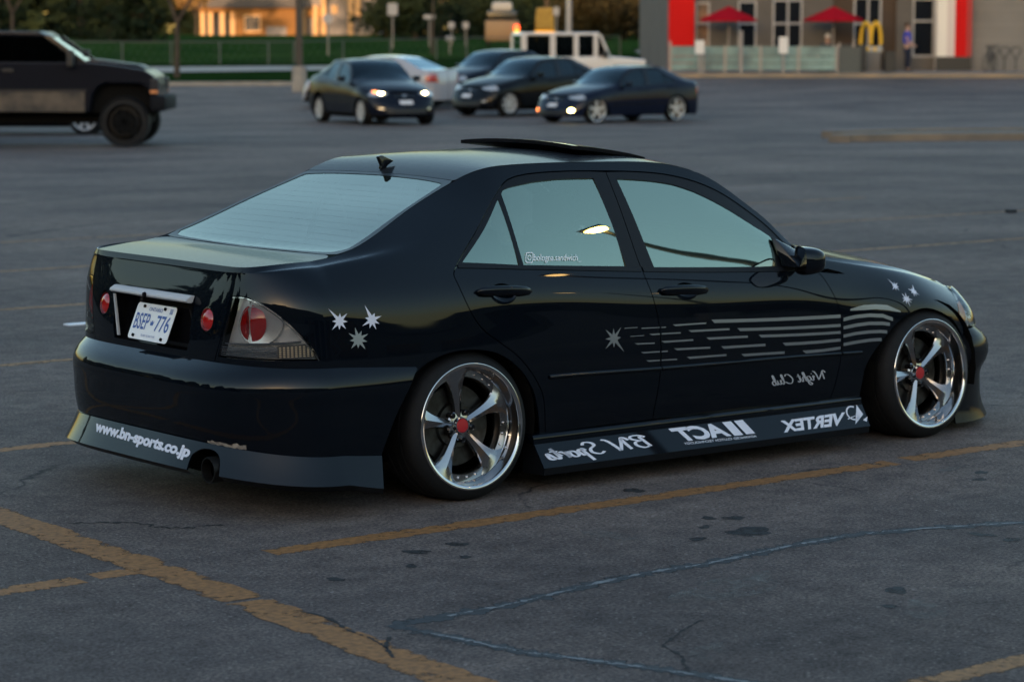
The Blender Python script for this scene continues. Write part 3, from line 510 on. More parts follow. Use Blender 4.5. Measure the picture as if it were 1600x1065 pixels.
kerb('shop_kerb', [(5.4, 92.2), (14, 92.2), (24, 92.2), (90, 92.2)], .3, .15, mat('worn_kerb', (.30, .22, .14), .8, noise=(1.2, (.20, .16, .12), 6)))

# ================================================================== shop, houses, poles, people
def lot(name, u, v, label, cat, group=None, dz=0.0, rz=0.0, z=None):
    x, y, zz = LF(u, v, z); return empty(name, (x, y, zz + dz), LOT_RZ + rz, label, cat, group)
BRICKG = mat('grey_stucco', (.115, .10, .088), .9, noise=(.8, (.09, .08, .07), 6)); BROWNW = mat('brown_panel', (.06, .036, .020), .8, noise=(1, (.05, .03, .018)))
LIGHTW = mat('pale_stucco', (.20, .185, .168), .9, noise=(.6, (.165, .152, .138), 6), bump=(30, .2, .02)); REDM = mat('red_cladding', (.55, .006, .006), .55, spec=.1); REDD = mat('dark_red_cladding', (.34, .01, .01), .5); WHITEM = mat('cream_cladding', (.74, .68, .60), .55)
FRAME = mat('window_frame_grey', (.36, .34, .33), .5); DARKGL = mat('dark_window_glass', (.008, .010, .014), .06, spec=.6); BLACKM = mat('black_metal', (.012, .012, .013), .5); STONE = mat('black_plinth', (.018, .017, .016), .5)
WZ = .13
shop = lot('restaurant', 5.9, 96, 'grey restaurant with red and white corner pylons and dark windows', 'building', dz=WZ)
def lbox(par, name, m, x0, x1, y0, y1, z0, z1, bevel=0.0):
    b = MB(); b.box(x0, x1, y0, y1, z0, z1); return b.build(name, m, par, bevel=bevel)
# facade split round its openings (local x = u-5.9, y = depth, z from the walk)
def wall_with_openings(par, x0, x1, z0, z1, ops, m, y0=0.0, y1=.3):
    xs = sorted({x0, x1} | {a for o in ops for a in o[:2]}); b = MB()
    for a, c in zip(xs[:-1], xs[1:]):
        zs = [z0]; cur = sorted([o for o in ops if o[0] <= a + 1e-6 and o[1] >= c - 1e-6], key=lambda o: o[2]); z = z0
        for o in cur:
            if o[2] > z: b.box(a, c, y0, y1, z, o[2])
            z = o[3]
        if z < z1: b.box(a, c, y0, y1, z, z1)
    return b.build('wall', m, par)
def window(par, x0, x1, z0, z1, mull=(), trans=(), y=.06, m=DARKGL):
    w = MB(); t = .07; w.box(x0, x0 + t, y - .08, y + .06, z0, z1); w.box(x1 - t, x1, y - .08, y + .06, z0, z1); w.box(x0 + t, x1 - t, y - .08, y + .06, z0, z0 + t); w.box(x0 + t, x1 - t, y - .08, y + .06, z1 - t, z1)
    for a in mull: w.box(a - t / 2, a + t / 2, y - .085, y + .055, z0 + t, z1 - t)
    for c in trans: w.box(x0 + t, x1 - t, y - .09, y + .05, c - t / 2, c + t / 2)
    f = w.build('window', FRAME, par); xs = [x0 + t] + list(mull) + [x1 - t]; zs = [z0 + t] + list(trans) + [z1 - t]
    for a, c in zip(xs[:-1], xs[1:]):
        for d, e in zip(zs[:-1], zs[1:]): p = MB(); p.box(a, c, y, y + .02, d, e); p.build('pane', m, f)
    return f
H_ = 4.6
ops1 = [(1.0, 1.55, .55, 2.55), (2.62, 3.32, .55, 2.6), (3.92, 5.05, .55, 2.65)]
wall_with_openings(shop, .9, 6.2, 0, H_, ops1, BRICKG); window(shop, 1.0, 1.55, .55, 2.55, (), (1.75,), .06, mat('painted_glow_glass', (.22, .10, .05), .3, noise=(2.2, (.04, .03, .028), 3))); window(shop, 2.62, 3.32, .55, 2.6, (), (1.75,)); window(shop, 3.92, 5.05, .55, 2.65, (4.5,), (1.75,))  # warm light in the first window is painted into its pane colour
ops2 = [(7.0, 8.05, .55, 2.75)]; wall_with_openings(shop, 6.2, 8.6, 0, H_, ops2, BROWNW, .15, .45); window(shop, 7.0, 8.05, .55, 2.75, (7.55,), (1.75,), .22)
wall_with_openings(shop, 8.6, 10.05, 0, H_, [(9.2, 10.05, .12, 2.7)], BRICKG, -.05, .3); window(shop, 9.2, 10.05, .5, 2.7, (), (1.85,)); lbox(shop, 'stall_riser', BRICKG, 9.2, 10.05, .0, .25, .12, .5)
dr = window(shop, 10.06, 11.0, .02, 2.7, (), (2.15,), .02); lbox(shop, 'door_leaf', FRAME, 10.0, 10.1, -.35, -.28, .02, 2.15)
for a, c, m, nm in ((0, .93, REDM, 'red_pylon'), (10.05, 10.42, WHITEM, 'white_pylon'), (10.42, 10.72, mat('pale_pink_cladding', (.60, .50, .46), .55), 'pylon_side'), (10.72, 11.15, REDM, 'red_pylon'), (11.15, 11.36, REDD, 'pylon_side')):
    z0 = .92 if a < 1 else .52; lbox(shop, nm, m, a, c, -.55, .4, z0, H_ + .8)
lbox(shop, 'pylon_plinth', mat('brown_plinth', (.22, .05, .03), .7), 0, .93, -.5, .4, .0, .92); lbox(shop, 'pylon_plinth', STONE, 10.05, 11.36, -.57, .42, 0, .52)
lbox(shop, 'wall', LIGHTW, 11.36, 40, -.15, .3, 0, H_); lbox(shop, 'roof', mat('roof_edge', (.1, .09, .085), .8), -.05, 40.05, -.25, 22, H_, H_ + .3); lbox(shop, 'wall', BRICKG, 0, .3, .4, 22, 0, H_); lbox(shop, 'wall', BRICKG, 39.7, 40, .3, 22, 0, H_); lbox(shop, 'wall', BRICKG, 0.3, 39.7, 21.7, 22, 0, H_)
for k in range(7): lbox(shop, 'cladding_joint', mat('stucco_joint', (.26, .24, .22), .9), 11.4, 40, -.156, -.15, .55 + k * .58, .565 + k * .58)
# yellow double arch behind the glass front
YARCH = mat('yellow_plastic', (.78, .46, .02), .4)
ar_ = lot('arch_emblem', 5.9 + 7.53, 95.2, 'yellow double-arch emblem on a stand before the brown wall', 'sign', dz=WZ)
for s in (-1, 1):
    b = MB(); b.tube([(s * .19 + .19 * math.cos(a) * 1.0, 0, .95 + .85 * math.sin(a) ** .8) for a in np.linspace(.02, math.pi - .02, 17)], .065, 8); b.build('arch', YARCH, ar_, smooth=True)
b = MB(); b.box(-.42, .42, -.12, .12, .72, .92, .02); b.build('top_board', mat('grey_board', (.35, .36, .36), .6), ar_); b = MB(); b.box(-.36, .36, -.1, .1, .0, .72); b.build('stand', mat('stand_grey', (.16, .15, .14), .7), ar_)
for s in (-.12, .14): b = MB(); b.box(s - .06, s + .06, -.128, -.12, .76, .88); b.build('label', YARCH, ar_)
# patio screen of frosted glass with posts
GLP = glassy('frosted_screen', (.55, .75, .72), .55, .12, .25, (.5, .72, .72)); POST = mat('steel_post', (.30, .26, .24), .5, .3)
scr = lot('patio_screen', 5.8, 93.3, 'frosted glass screen with steel posts round the restaurant patio', 'screen', dz=WZ)
FROST = mat('frost_glass', (.22, .33, .31), .25, noise=(1.2, (.12, .17, .17), 3))
for k, (a, c) in enumerate(((.05, 1.2), (1.25, 2.0), (2.05, 3.3), (3.35, 4.7), (4.75, 6.1))):
    for z0, z1 in ((.1, .33), (.36, .59), (.62, .96)): b = MB(); b.box(a, c, 0, .015, z0, z1); b.build('glass_panel', FROST, scr)
for x in (0, 1.22, 2.02, 3.32, 4.72, 6.12): b = MB(); b.box(x - .04, x + .04, -.04, .04, 0, 1.0 if x else 1.15); b.build('post', POST, scr)
lbox(scr, 'wall', mat('patio_side', (.05, .06, .06), .5), 6.2, 7.0, 0, .06, 0, .95)
# parasols
UM = mat('parasol_red', (.34, .006, .016), .85, spec=.05)
for i, (u, v, rz) in enumerate(((8.05, 94.6, .2), (11.95, 94.6, .7))):
    p = lot('parasol', u, v, ('crimson patio parasol beside the red pylon', 'crimson patio parasol before the brown restaurant wall')[i], 'parasol', 'patio parasols', WZ, rz)
    V = [(0, 0, 2.42)]; n = 8
    for k in range(n): a = 2 * math.pi * k / n; V.append((1.1 * math.cos(a), 1.1 * math.sin(a), 1.93))
    for k in range(n): a = 2 * math.pi * k / n; V.append((1.1 * math.cos(a), 1.1 * math.sin(a), 1.85))
    V.append((0, 0, 2.36))
    mesh('canopy', V, [(0, 1 + k, 1 + (k + 1) % n) for k in range(n)] + [(1 + k, 9 + k, 9 + (k + 1) % n, 1 + (k + 1) % n) for k in range(n)] + [(17, 9 + (k + 1) % n, 9 + k) for k in range(n)], UM, p)
    b = MB(); b.bar((0, 0, 0), (0, 0, 2.4), .03); b.build('pole', POST, p)
# posts, bins, bike rack
def post_sign(u, v, h, label, head=None, r=.05):
    p = lot('sign_post', u, v, label, 'post', None, WZ); b = MB(); b.bar((0, 0, 0), (0, 0, h), r); b.build('pole', POST, p)
    if head: b = MB(); b.box(-head[0], head[0], -.02 - r, -r, h - head[1] * .8, h + head[1] * .2, .01); b.build('board', mat('white_sign', (.66, .64, .62), .6), p)
post_sign(6.83, 92.6, 1.1, 'short post with white sign board nearest the red pylon', (.17, .5)); post_sign(9.88, 92.6, 1.2, 'short post with white sign board between the two parasols', (.17, .6)); post_sign(8.34, 92.6, 1.55, 'plain steel post standing before the patio screen', None, .07)
BIN = mat('bin_black', (.012, .013, .014), .5)
for i, (u, lab, w) in enumerate(((12.36, 'grey framed waste bin beside the patio screen', .26), (12.95, 'plain black waste bin left of the arch emblem', .17), (14.0, 'low dark bin right of the arch emblem', .2))):
    p = lot('waste_bin', u, 94.2, lab, 'bin', 'waste bins by the restaurant', WZ); b = MB(); b.box(-w, w, -.22, .22, .02, 1.02 if i < 2 else .75, .03); b.build('body', BIN, p)
    if i == 0:
        for s in (-1, 1): b = MB(); b.box(s * w - .04, s * w + .04, -.25, -.2, 0, 1.08); b.build('frame', POST, p)
    b = MB(); b.box(-w * .7, w * .7, -.232, -.22, .74 if i < 2 else .5, .88 if i < 2 else .62); b.build('flap', BLACKM, p)
rk = lot('bike_rack', 18.0, 95.0, 'thin dark hoop bike rack against the pale wall', 'bike rack', None, WZ)
for k in range(3):
    b = MB(); x = k * .42; b.tube([(x - .12, 0, .88), (x - .2, 0, .8), (x - .12, 0, .62), (x, 0, .45), (x, 0, 0)], .022); b.tube([(x - .12, 0, .88), (x + .1, 0, .9), (x + .2, 0, .8), (x + .1, 0, .6), (x, 0, .45)], .022); b.build('hoop', BLACKM, rk, smooth=True)
bk = lot('bicycle', 17.75, 94.4, 'dark bicycle leaning at the rack by the red pylon', 'bicycle', None, WZ, R(62))
for x in (-.5, .5): b = MB(); b.tube([(x + .33 * math.cos(a), 0, .34 + .33 * math.sin(a)) for a in np.linspace(0, 2 * math.pi, 25)[:-1]], .018, 6, True); b.build('wheel', BLACKM, bk)
b = MB(); b.bar((-.5, 0, .34), (-.1, 0, .32), .015); b.bar((-.1, 0, .32), (.35, 0, .78), .018); b.bar((-.1, 0, .32), (-.25, 0, .85), .016); b.bar((-.25, 0, .8), (.37, 0, .85), .018); b.bar((.5, 0, .34), (.36, 0, .95), .016); b.bar((-.5, 0, .34), (-.23, 0, .78), .012); b.build('frame', BLACKM, bk)
b = MB(); b.box(-.36, -.14, -.06, .06, .88, .93, .02); b.build('saddle', BLACKM, bk); b = MB(); b.bar((.36, -.28, .98), (.36, .28, .98), .014); b.build('handlebar', BLACKM, bk)
# ---- people: one skinned body each, hair and clothes as children
def skin_body(name, joints, edges, m, parent=None, root=0, sub=2):
    me = bpy.data.meshes.new(name); me.from_pydata([j[0] for j in joints], edges, []); o = bpy.data.objects.new(name, me); link(o, parent)
    md = o.modifiers.new('skin', 'SKIN'); md.use_smooth_shade = True; sv = me.skin_vertices[0].data
    for i, j in enumerate(joints): sv[i].radius = (j[1], j[2] if len(j) > 2 else j[1]); sv[i].use_root = (i == root)
    s = o.modifiers.new('sub', 'SUBSURF'); s.levels = sub; s.render_levels = sub
    dg = bpy.context.evaluated_depsgraph_get(); e = o.evaluated_get(dg); nm = bpy.data.meshes.new_from_object(e); o.modifiers.clear(); o.data = nm; nm.materials.clear(); nm.materials.append(m); return o
SKIN = mat('skin', (.45, .26, .19), .6)
def person(u, v, rz, label, shirt, trousers, hair, seated=False):
    p = lot('person', u, v, label, 'person', None, WZ, rz)
    z = 0 if not seated else -.42
    # body: x across, y forward(-)
    J = [((0, 0, .95 + z), .13, .10), ((0, 0, 1.2 + z), .14, .10), ((0, 0, 1.42 + z), .13, .09), ((0, -.01, 1.52 + z), .05), ((0, -.02, 1.62 + z), .085, .10), ((0, -.02, 1.72 + z), .075, .09)]
    E = [(0, 1), (1, 2), (2, 3), (3, 4), (4, 5)]
    for s in (-1, 1):
        n = len(J); J += [((s * .19, 0, 1.40 + z), .055), ((s * .25, -.03, 1.15 + z), .042), ((s * .22 - .10, -.20, .98 + z), .034), ((s * .20 - .14, -.28, .95 + z), .03, .018), ((s * .19 - .16, -.35, .93 + z), .022, .014)]; E += [(2, n), (n, n + 1), (n + 1, n + 2), (n + 2, n + 3), (n + 3, n + 4)]
        n = len(J)
        if seated: J += [((s * .10, -.05, .50), .09), ((s * .11, -.45, .50), .06), ((s * .11, -.47, .09), .04), ((s * .11, -.6, .05), .035)]
        else: J += [((s * .10, 0, .86), .085), ((s * .10, -.03 + .03 * s, .48), .058), ((s * .10, .02 * s, .09), .04), ((s * .10, -.14, .045), .035)]
        E += [(0, n), (n, n + 1), (n + 1, n + 2), (n + 2, n + 3)]
    skin_body('body', J, E, SKIN, p, 0, 1)
    k = [(j[0], j[1] + .06, (j[2] if len(j) > 2 else j[1]) + .06) for j in J]
    skin_body('shirt', [k[0], k[1], k[2]] + [k[6], ((k[6][0][0] * .5 + k[7][0][0] * .5, k[7][0][1] * .5, (k[6][0][2] + k[7][0][2]) / 2), .06)] + [k[15], ((k[15][0][0] * .5 + k[16][0][0] * .5, k[16][0][1] * .5, (k[15][0][2] + k[16][0][2]) / 2), .06)], [(0, 1), (1, 2), (2, 3), (3, 4), (2, 5), (5, 6)], mat(label[:18] + '_shirt', shirt, .85), p, 0, 1)
    kk = [k[0], ((0, 0, .90 + z), .14, .11)] + k[11:14] + k[20:23]; skin_body('trousers', kk, [(0, 1), (1, 2), (2, 3), (3, 4), (1, 5), (5, 6), (6, 7)], mat(label[:18] + '_trousers', trousers, .9), p, 1, 1)
    b = MB(); b.lathe([(1.66, .10), (1.72, .108), (1.78, .09), (1.815, .05), (1.825, 0)], 'z', (0, .02, z), 14); b.build('hair', mat(label[:18] + '_hair', hair, .8), p, smooth=True)
    for s in (-1, 1): b = MB(); b.box(s * .10 - .045, s * .10 + .045, -.22 if not seated else -.72, .06 if not seated else -.42, 0, .07, .02); b.build('shoe', BLACKM, p)
    return p
person(14.75, 94.9, R(75), 'person in bright blue shirt and dark trousers standing at the shop door', (.006, .035, .50), (.008, .012, .03), (.06, .03, .015))
person(11.78, 94.9, R(-20), 'person in dark clothes with a white cap sitting on the patio', (.04, .045, .055), (.015, .02, .03), (.6, .58, .56), True)
b = MB(); b.box(-.26, .26, -.3, .3, .36, .42, .01); b.box(-.26, .26, .24, .3, .42, .8, .01)
for x in (-.22, .22):
    for y in (-.26, .26): b.bar((x, y, 0), (x, y, .38), .02)
ch = lot('patio_chair', 11.78, 94.95, 'dark patio chair under the seated person', 'chair', None, WZ, R(-20)); b.build('frame', BLACKM, ch)
# ---- poles by the road
pl = lot('lamp_post', -6.71, 80, 'dark lamp post on a tall round concrete base at the lawn edge', 'lamp post')
b = MB(); b.lathe([(0, .24), (.78, .23), (.80, .2)], 'z', n=20); b.build('base', CONC, pl, smooth=True); b = MB(); b.box(-.10, .10, -.10, .10, .80, 8.5); b.build('pole', BLACKM, pl); b = MB(); b.box(-.9, .9, -.15, .15, 8.4, 8.55, .03); b.build('lamp_head', BLACKM, pl)
LAMPON = mat('lamp_glow', (1, .8, .5), .4, emit=(1.0, .60, .20), es=5.5)
def lot_lamp(x, y, h, rz, heads, label, al=.78):
    p = empty('lamp_post', (x, y, 0), rz, label, 'lamp post', 'lit lamp posts of the lot'); b = MB(); b.lathe([(0, .28), (.75, .27), (.78, .24)], 'z', n=20); b.build('base', CONC, p, smooth=True); b = MB(); b.bar((0, 0, .78), (0, 0, h + .1), .07, 10, .05); b.build('pole', BLACKM, p)
    for s in heads:
        b = MB(); b.bar((0, 0, h + .05), (s * (al - .2), 0, h + .08), .03, 8); b.build('arm', BLACKM, p); b = MB(); b.box(min(s * (al - .26), s * (al + .26)), max(s * (al - .26), s * (al + .26)), -.15, .15, h + .04, h + .14, .03); hd_ = b.build('lamp_head', BLACKM, p)
        b = MB(); b.lathe([(-.13, 0), (-.12, .08), (-.08, .15), (.03, .185)], 'z', (0, 0, 0), 16); b.v = [(s * al + q[0] * 1.25, q[1] * .75, h + .02 + q[2]) for q in b.v]; b.build('lens', LAMPON, hd_, smooth=True)
lot_lamp(9.42, -7.56, 8.1, R(-38), (-1,), 'tall single-headed lit lamp post just right of the near parking row', .24)
lot_lamp(22.3, -23.6, 8.0, R(42), (-1, 1), 'tall twin-headed lit lamp post farther right across the lot')
pl = lot('flag_pole', 2.52, 113, 'tall pale pole rising behind the white off-roader', 'pole'); b = MB(); b.bar((0, 0, 0), (0, 0, 9), .14, 12, .11); b.build('pole', mat('pale_steel', (.42, .40, .39), .5), pl, smooth=True)
WS = mat('sign_white', (.36, .35, .36), .7)
for px, v, zc_, w, h, lab in ((615, 128, 3.6, .25, .30, 'square white road sign beyond the lawn, below the dark trees'), (515, 116, 3.0, .23, .23, 'round pale road sign before the orange house'), (706, 140, 2.9, .17, .17, 'left one of two small white road signs under the trees'), (728, 140, 2.9, .17, .17, 'right one of two small white road signs under the trees'), (868, 150, 3.8, .16, .24, 'small white road sign left of the tall pale pole'), (1010, 150, 3.5, .16, .2, 'small pale road sign left of the red pylon'), (672, 135, 3.3, .3, .1, 'low wide pale road sign right of the square one')):
    u = (px - 800) / 3943 * v * 1.003; p = lot('road_sign', u, v, lab, 'road sign', 'road signs along the road'); b = MB(); b.bar((0, 0, 0), (0, 0, zc_ - prof(v)), .035); b.build('pole', POST, p)
    b = MB()
    if 'round' in lab: b.lathe([(-.05, w), (-.035, w)], 'y', (0, 0, zc_ - prof(v)), 16)
    else: b.box(-w, w, -.055, -.036, zc_ - prof(v) - h, zc_ - prof(v) + h)
    b.build('board', WS, p)
p = lot('mailbox', -2.9, 118, 'small pale box on a thin post on the lawn', 'box'); b = MB(); b.bar((0, 0, 0), (0, 0, .75), .03); b.build('post', POST, p); b = MB(); b.box(-.2, .2, -.2, .2, .72, .92, .06); b.build('box', WS, p, smooth=True)
# tan vehicle seen from behind, yellow box sign
TAN = mat('tan_paint', (.30, .17, .08), .5); van = lot('utility_van', -.55, 138, 'tan van with a pale roof load and lit red tail lamp beyond the lawn', 'van')
b = MB(); b.box(-.9, .9, -2, 2, .35, 1.45, .12); b.build('body', TAN, van, smooth=True); b = MB(); b.box(-.8, .8, -1.8, 1.4, 1.45, 1.95, .1); b.build('cab', mat('van_window', (.03, .025, .02), .2), van, smooth=True); b = MB(); b.box(-.55, .55, -1.7, .8, 1.95, 2.45, .18); b.build('roof_load', mat('pale_canvas', (.55, .48, .42), .8), van, smooth=True)
b = MB(); b.box(.66, .92, -2.06, -1.98, .95, 1.2, .02); b.build('tail_lamp', mat('lit_red', (.6, .03, .01), .4, emit=(1, .08, .02), es=1.2), van)
b = MB(); b.box(.66, .92, -2.06, -1.98, .72, .93, .02); b.build('tail_lamp', mat('lit_amber', (.6, .3, .01), .4, emit=(1, .5, .04), es=.5), van)
for x in (-.75, .75):
    for y in (-1.2, 1.3): b = MB(); b.lathe([(-.1, .34), (.1, .34)], 'x', (x, y, .34), 16); b.build('wheel', RUBBER0 if False else BLACKM, van)
ys = lot('box_sign', 1.75, 138, 'yellow box sign with a glowing orange lower band left of the tall pole', 'sign'); b = MB(); b.prism([(-.52, .95), (.52, .95), (.47, 2.15), (-.45, 2.15)], -.3, .3, 'y'); b.build('panel', mat('mustard', (.42, .25, .03), .6, noise=(3, (.3, .17, .02))), ys, bevel=.08); b = MB(); b.box(-.56, .56, -.34, .34, .35, .9, .08); b.build('lower_band', mat('glow_amber', (.7, .32, .02), .5, emit=(1, .42, .02), es=.35), ys); b = MB(); b.box(-.1, .1, -.1, .1, 0, .4); b.build('leg', BLACKM, ys)
# ---- chain-link fence
WIRE = mat('galvanised_wire', (.10, .105, .10), .7, .2); fe = lot('chain_link_fence', 0, 0, 'grey chain-link fence with thin posts along the sloping lawn', 'fence', z=0)
fpts = [(-26 + k * 2.0, 104.2) for k in range(9)] + [(-9.0 + k * 1.9, 104.8 + k * 1.9) for k in range(4)] + [(-2 + k * 2.3, 112 + k * 1.1) for k in range(4)]
wr = MB()
for k, (u, v) in enumerate(fpts):
    b = MB(); z = prof(v); b.bar((u, v, z), (u, v, z + 1.0), .035); b.build('post', WIRE, fe)
    if k + 1 < len(fpts):
        u2, v2 = fpts[k + 1]; z2 = prof(v2); rl = MB(); rl.bar((u, v, z + .98), (u2, v2, z2 + .98), .022); rl.build('rail', WIRE, fe)
        for q in range(6):
            f0 = q / 6; f1 = min(1, f0 + .3)
            for za, zb in ((.05, .96), (.96, .05)): wr.bar((u + (u2 - u) * f0, v + (v2 - v) * f0, z + za), (u + (u2 - u) * f1, v + (v2 - v) * f1, z + zb), .0035, 3)
tag(wr.build('wire_mesh', WIRE, fe), kind='stuff')
# ---- houses: low-sun orange and grey shade put into siding and trim colours
LITW = mat('sun_orange_siding', (.20, .10, .035), .9, spec=.1, noise=(.5, (.15, .075, .027))); TRIM = mat('sunlit_trim', (.48, .30, .15), .8, spec=.1); ROOFM = mat('house_roof', (.07, .065, .065), .9); SHADEW = mat('shade_siding', (.16, .15, .15), .85)
HGL = mat('house_window', (.5, .46, .42), .05, .85)
hs = lot('house', -30.8, 250, 'sunlit house with a pale columned porch and one bright window', 'house')
lbox(hs, 'wall', LITW, 3.6, 9.8, 0, 6, 0, 2.75); lbox(hs, 'wall', SHADEW, 0, 3.6, 1.8, 6, 0, 2.75); b = MB(); b.prism([(-.4, 2.75), (10.2, 2.75), (9.0, 5.2), (1.0, 5.2)], -.5, 6.5, 'y'); b.build('roof', ROOFM, hs)
for x in (.1, .9, 2.05, 3.05): lbox(hs, 'porch_column', TRIM, x, x + .42, .2, .6, 0, 2.6)
lbox(hs, 'porch_beam', LITW, 0, 3.6, .15, .65, 2.3, 2.74); w = lbox(hs, 'window', TRIM, 4.4, 6.1, -.06, 0, .35, 2.05); lbox(w, 'pane', HGL, 4.55, 5.95, -.09, -.06, .5, 1.9); lbox(hs, 'garage_door', SHADEW, 6.6, 8.6, -.05, 0, 0, .9)
hs = lot('house', -22.2, 252, 'sunlit house with three tall pale pillars behind the lamp post', 'house')
lbox(hs, 'wall', SHADEW, 0, 9.0, 1.4, 7, 0, 4.2); lbox(hs, 'upper_wall', LITW, 0.2, 3.2, .9, 1.4, 1.9, 2.8); b = MB(); b.prism([(-.5, 4.2), (9.5, 4.2), (8.0, 6.4), (1, 6.4)], .4, 7.5, 'y'); b.build('roof', ROOFM, hs)
for x, zt in ((1.2, 2.7), (2.4, 3.0), (3.2, 4.0), (5.9, 4.0), (6.6, 4.0)): lbox(hs, 'pillar', TRIM, x, x + .5, .6, 1.1, 0 if x < 6.5 else 2.0, zt)
lbox(hs, 'lintel', LITW, 3.0, 7.2, .55, 1.15, 4.0, 4.19); lbox(hs, 'gable_wall', mat('cool_siding', (.12, .12, .13), .9), 7.3, 8.8, .9, 1.4, .2, 3.5); w = lbox(hs, 'window', TRIM, 4.2, 4.8, 1.3, 1.4, 2.2, 3.0)
# ---- trees
def crown_leaves(rg, c, r, n, size, squash=1.0, shell=.55):
    V = []; F = []
    for _ in range(n):
        d = Vector((rg.gauss(0, 1), rg.gauss(0, 1), rg.gauss(0, 1))).normalized(); q = shell + (1 - shell) * rg.random(); q *= .75 + .35 * math.sin(d.x * 5 + c[0]) * math.sin(d.y * 4 + c[1]) + .2 * rg.random()
        p = Vector(c) + Vector((d.x * r * q, d.y * r * q, d.z * r * q * squash)); a = Vector((rg.gauss(0, 1), rg.gauss(0, 1), rg.gauss(0, .6))).normalized() * size * (.6 + rg.random()); b_ = a.orthogonal().normalized() * a.length * .6
        n0 = len(V); V += [p - a, p + b_, p + a, p - b_]; F.append((n0, n0 + 1, n0 + 2, n0 + 3))
    return V, F
BARK = mat('bark', (.045, .032, .024), .95, noise=(6, (.07, .05, .035))); LEAFD = mat('dark_evergreen', (.008, .014, .007), .9, spec=.1, noise=(2, (.013, .022, .009))); LEAFO = mat('spring_leaf', (.16, .10, .03), .85, noise=(2, (.10, .075, .02))); LEAFG = mat('olive_leaf', (.035, .026, .010), .9, spec=.1, noise=(2, (.022, .02, .008)))
def limbs(rg, b, p, d, L, r, depth):
    q = p + d * L; b.bar(p, q, r, 6, r * .65)
    if depth == 0: return [q]
    out = []
    for _ in range(3 if depth > 1 else 2):
        nd = (d + Vector((rg.uniform(-.8, .8), rg.uniform(-.8, .8), rg.uniform(-.15, .5)))).normalized(); out += limbs(rg, b, q, nd, L * rg.uniform(.6, .8), r * .6, depth - 1)
    return out
def tree(name, u, v, h, label, leaf, seed, trunk=.14, kind='round', n=1600, clear=1.6, size=.16, rad=None, group='trees along the road'):
    rg = random.Random(seed); t = lot(name, u, v, label, 'tree', group); b = MB(); tips = limbs(rg, b, Vector((0, 0, -.1)), Vector((.02, 0, 1)), clear + .1, trunk, 3); b.build('trunk', BARK, t); V = []; F = []
    def addc(a): n0 = len(V); V.extend(a[0]); F.extend([tuple(i + n0 for i in f) for f in a[1]])
    if kind == 'conifer':
        k = 9
        for i in range(k):
            z = clear * .3 + (h - clear * .3) * i / k; r = (rad or h * .26) * (1 - i / k) + .15
            addc(crown_leaves(rg, (0, 0, z), r, int(n / k * (1.4 - i / k)), size, .35, .2))
        b = MB(); b.bar((0, 0, 0), (0, 0, h), trunk, 6, .03); b.build('stem', BARK, t)
    else:
        for q in tips: addc(crown_leaves(rg, q, (rad or h * .2) * rg.uniform(.7, 1.15), int(n / len(tips)), size, .8, .3))
    mesh('crown', V, F, leaf, t); return t
tree('street_tree', -11.9, 90, 6.5, 'bare-trunked dark tree standing on the grass strip left of the lamp post', LEAFD, 3, .12, 'round', 500, 2.0, .08, 1.1)
tree('leafy_tree', -29.6, 238, 7, 'small tree with sunlit orange leaves beside the porch of the sunlit house', mat('sunlit_leaf', (.30, .17, .05), .85, noise=(2, (.2, .11, .03))), 33, .12, 'round', 1500, 1.6, .13, 1.6)
tree('street_tree', -3.72, 118, 5.5, 'slim young tree behind the white coupe', LEAFD, 4, .08, 'round', 500, 2.6, .1, .8)
tree('street_tree', -19.5, 99, 6.5, 'dark tree with a red trunk guard behind the pickup truck', LEAFD, 14, .10, 'round', 700, 2.2, .12, 1.0)
k = 0
for u, v, h, kd, lf, lab in ((-40, 190, 17, 'conifer', LEAFD, 'dark conifer at the far left edge above the pickup'), (-36, 178, 15, 'conifer', LEAFD, 'dark conifer second from the left edge'), (-32.6, 192, 18, 'conifer', LEAFD, 'dark conifer third from the left edge'), (-28.5, 180, 16, 'conifer', LEAFD, 'broad dark conifer left of the sunlit house'), (-25.5, 172, 9, 'conifer', LEAFD, 'dark conifer nearest the sunlit house porch'), (-10.2, 205, 14, 'round', LEAFD, 'dark leafy tree right of the pillared house, farthest back'), (-7.0, 182, 10, 'round', LEAFD, 'dark leafy tree behind the square road sign'), (-5.5, 196, 18, 'conifer', LEAFD, 'dark conifer between the road signs'), (-1.5, 188, 11, 'round', LEAFD, 'dark tree behind the tan van'), (2.6, 192, 17, 'conifer', LEAFD, 'dark conifer behind the yellow box sign'), (5.2, 180, 10, 'round', LEAFG, 'olive tree right of the tall pale pole'), (8.2, 186, 11, 'round', LEAFG, 'olive-brown tree left of the red pylon'), (11.2, 178, 10, 'round', LEAFG, 'olive-brown tree half hidden by the red pylon')):
    k += 1; tree('pine_tree' if kd == 'conifer' else 'leafy_tree', u, v, h, lab, lf, 100 + k, .22, kd, 2600, .9, .20, None if kd == 'conifer' else 2.3)
    if kd == 'round':   # low brush fills the foot of the crown
        rg = random.Random(300 + k); V, F = crown_leaves(rg, (0, 0, 1.6), 3.0, 1100, .2, .6, .1); mesh('undergrowth', V, F, lf, [o for o in bpy.data.objects if o.get('label') == lab][0])
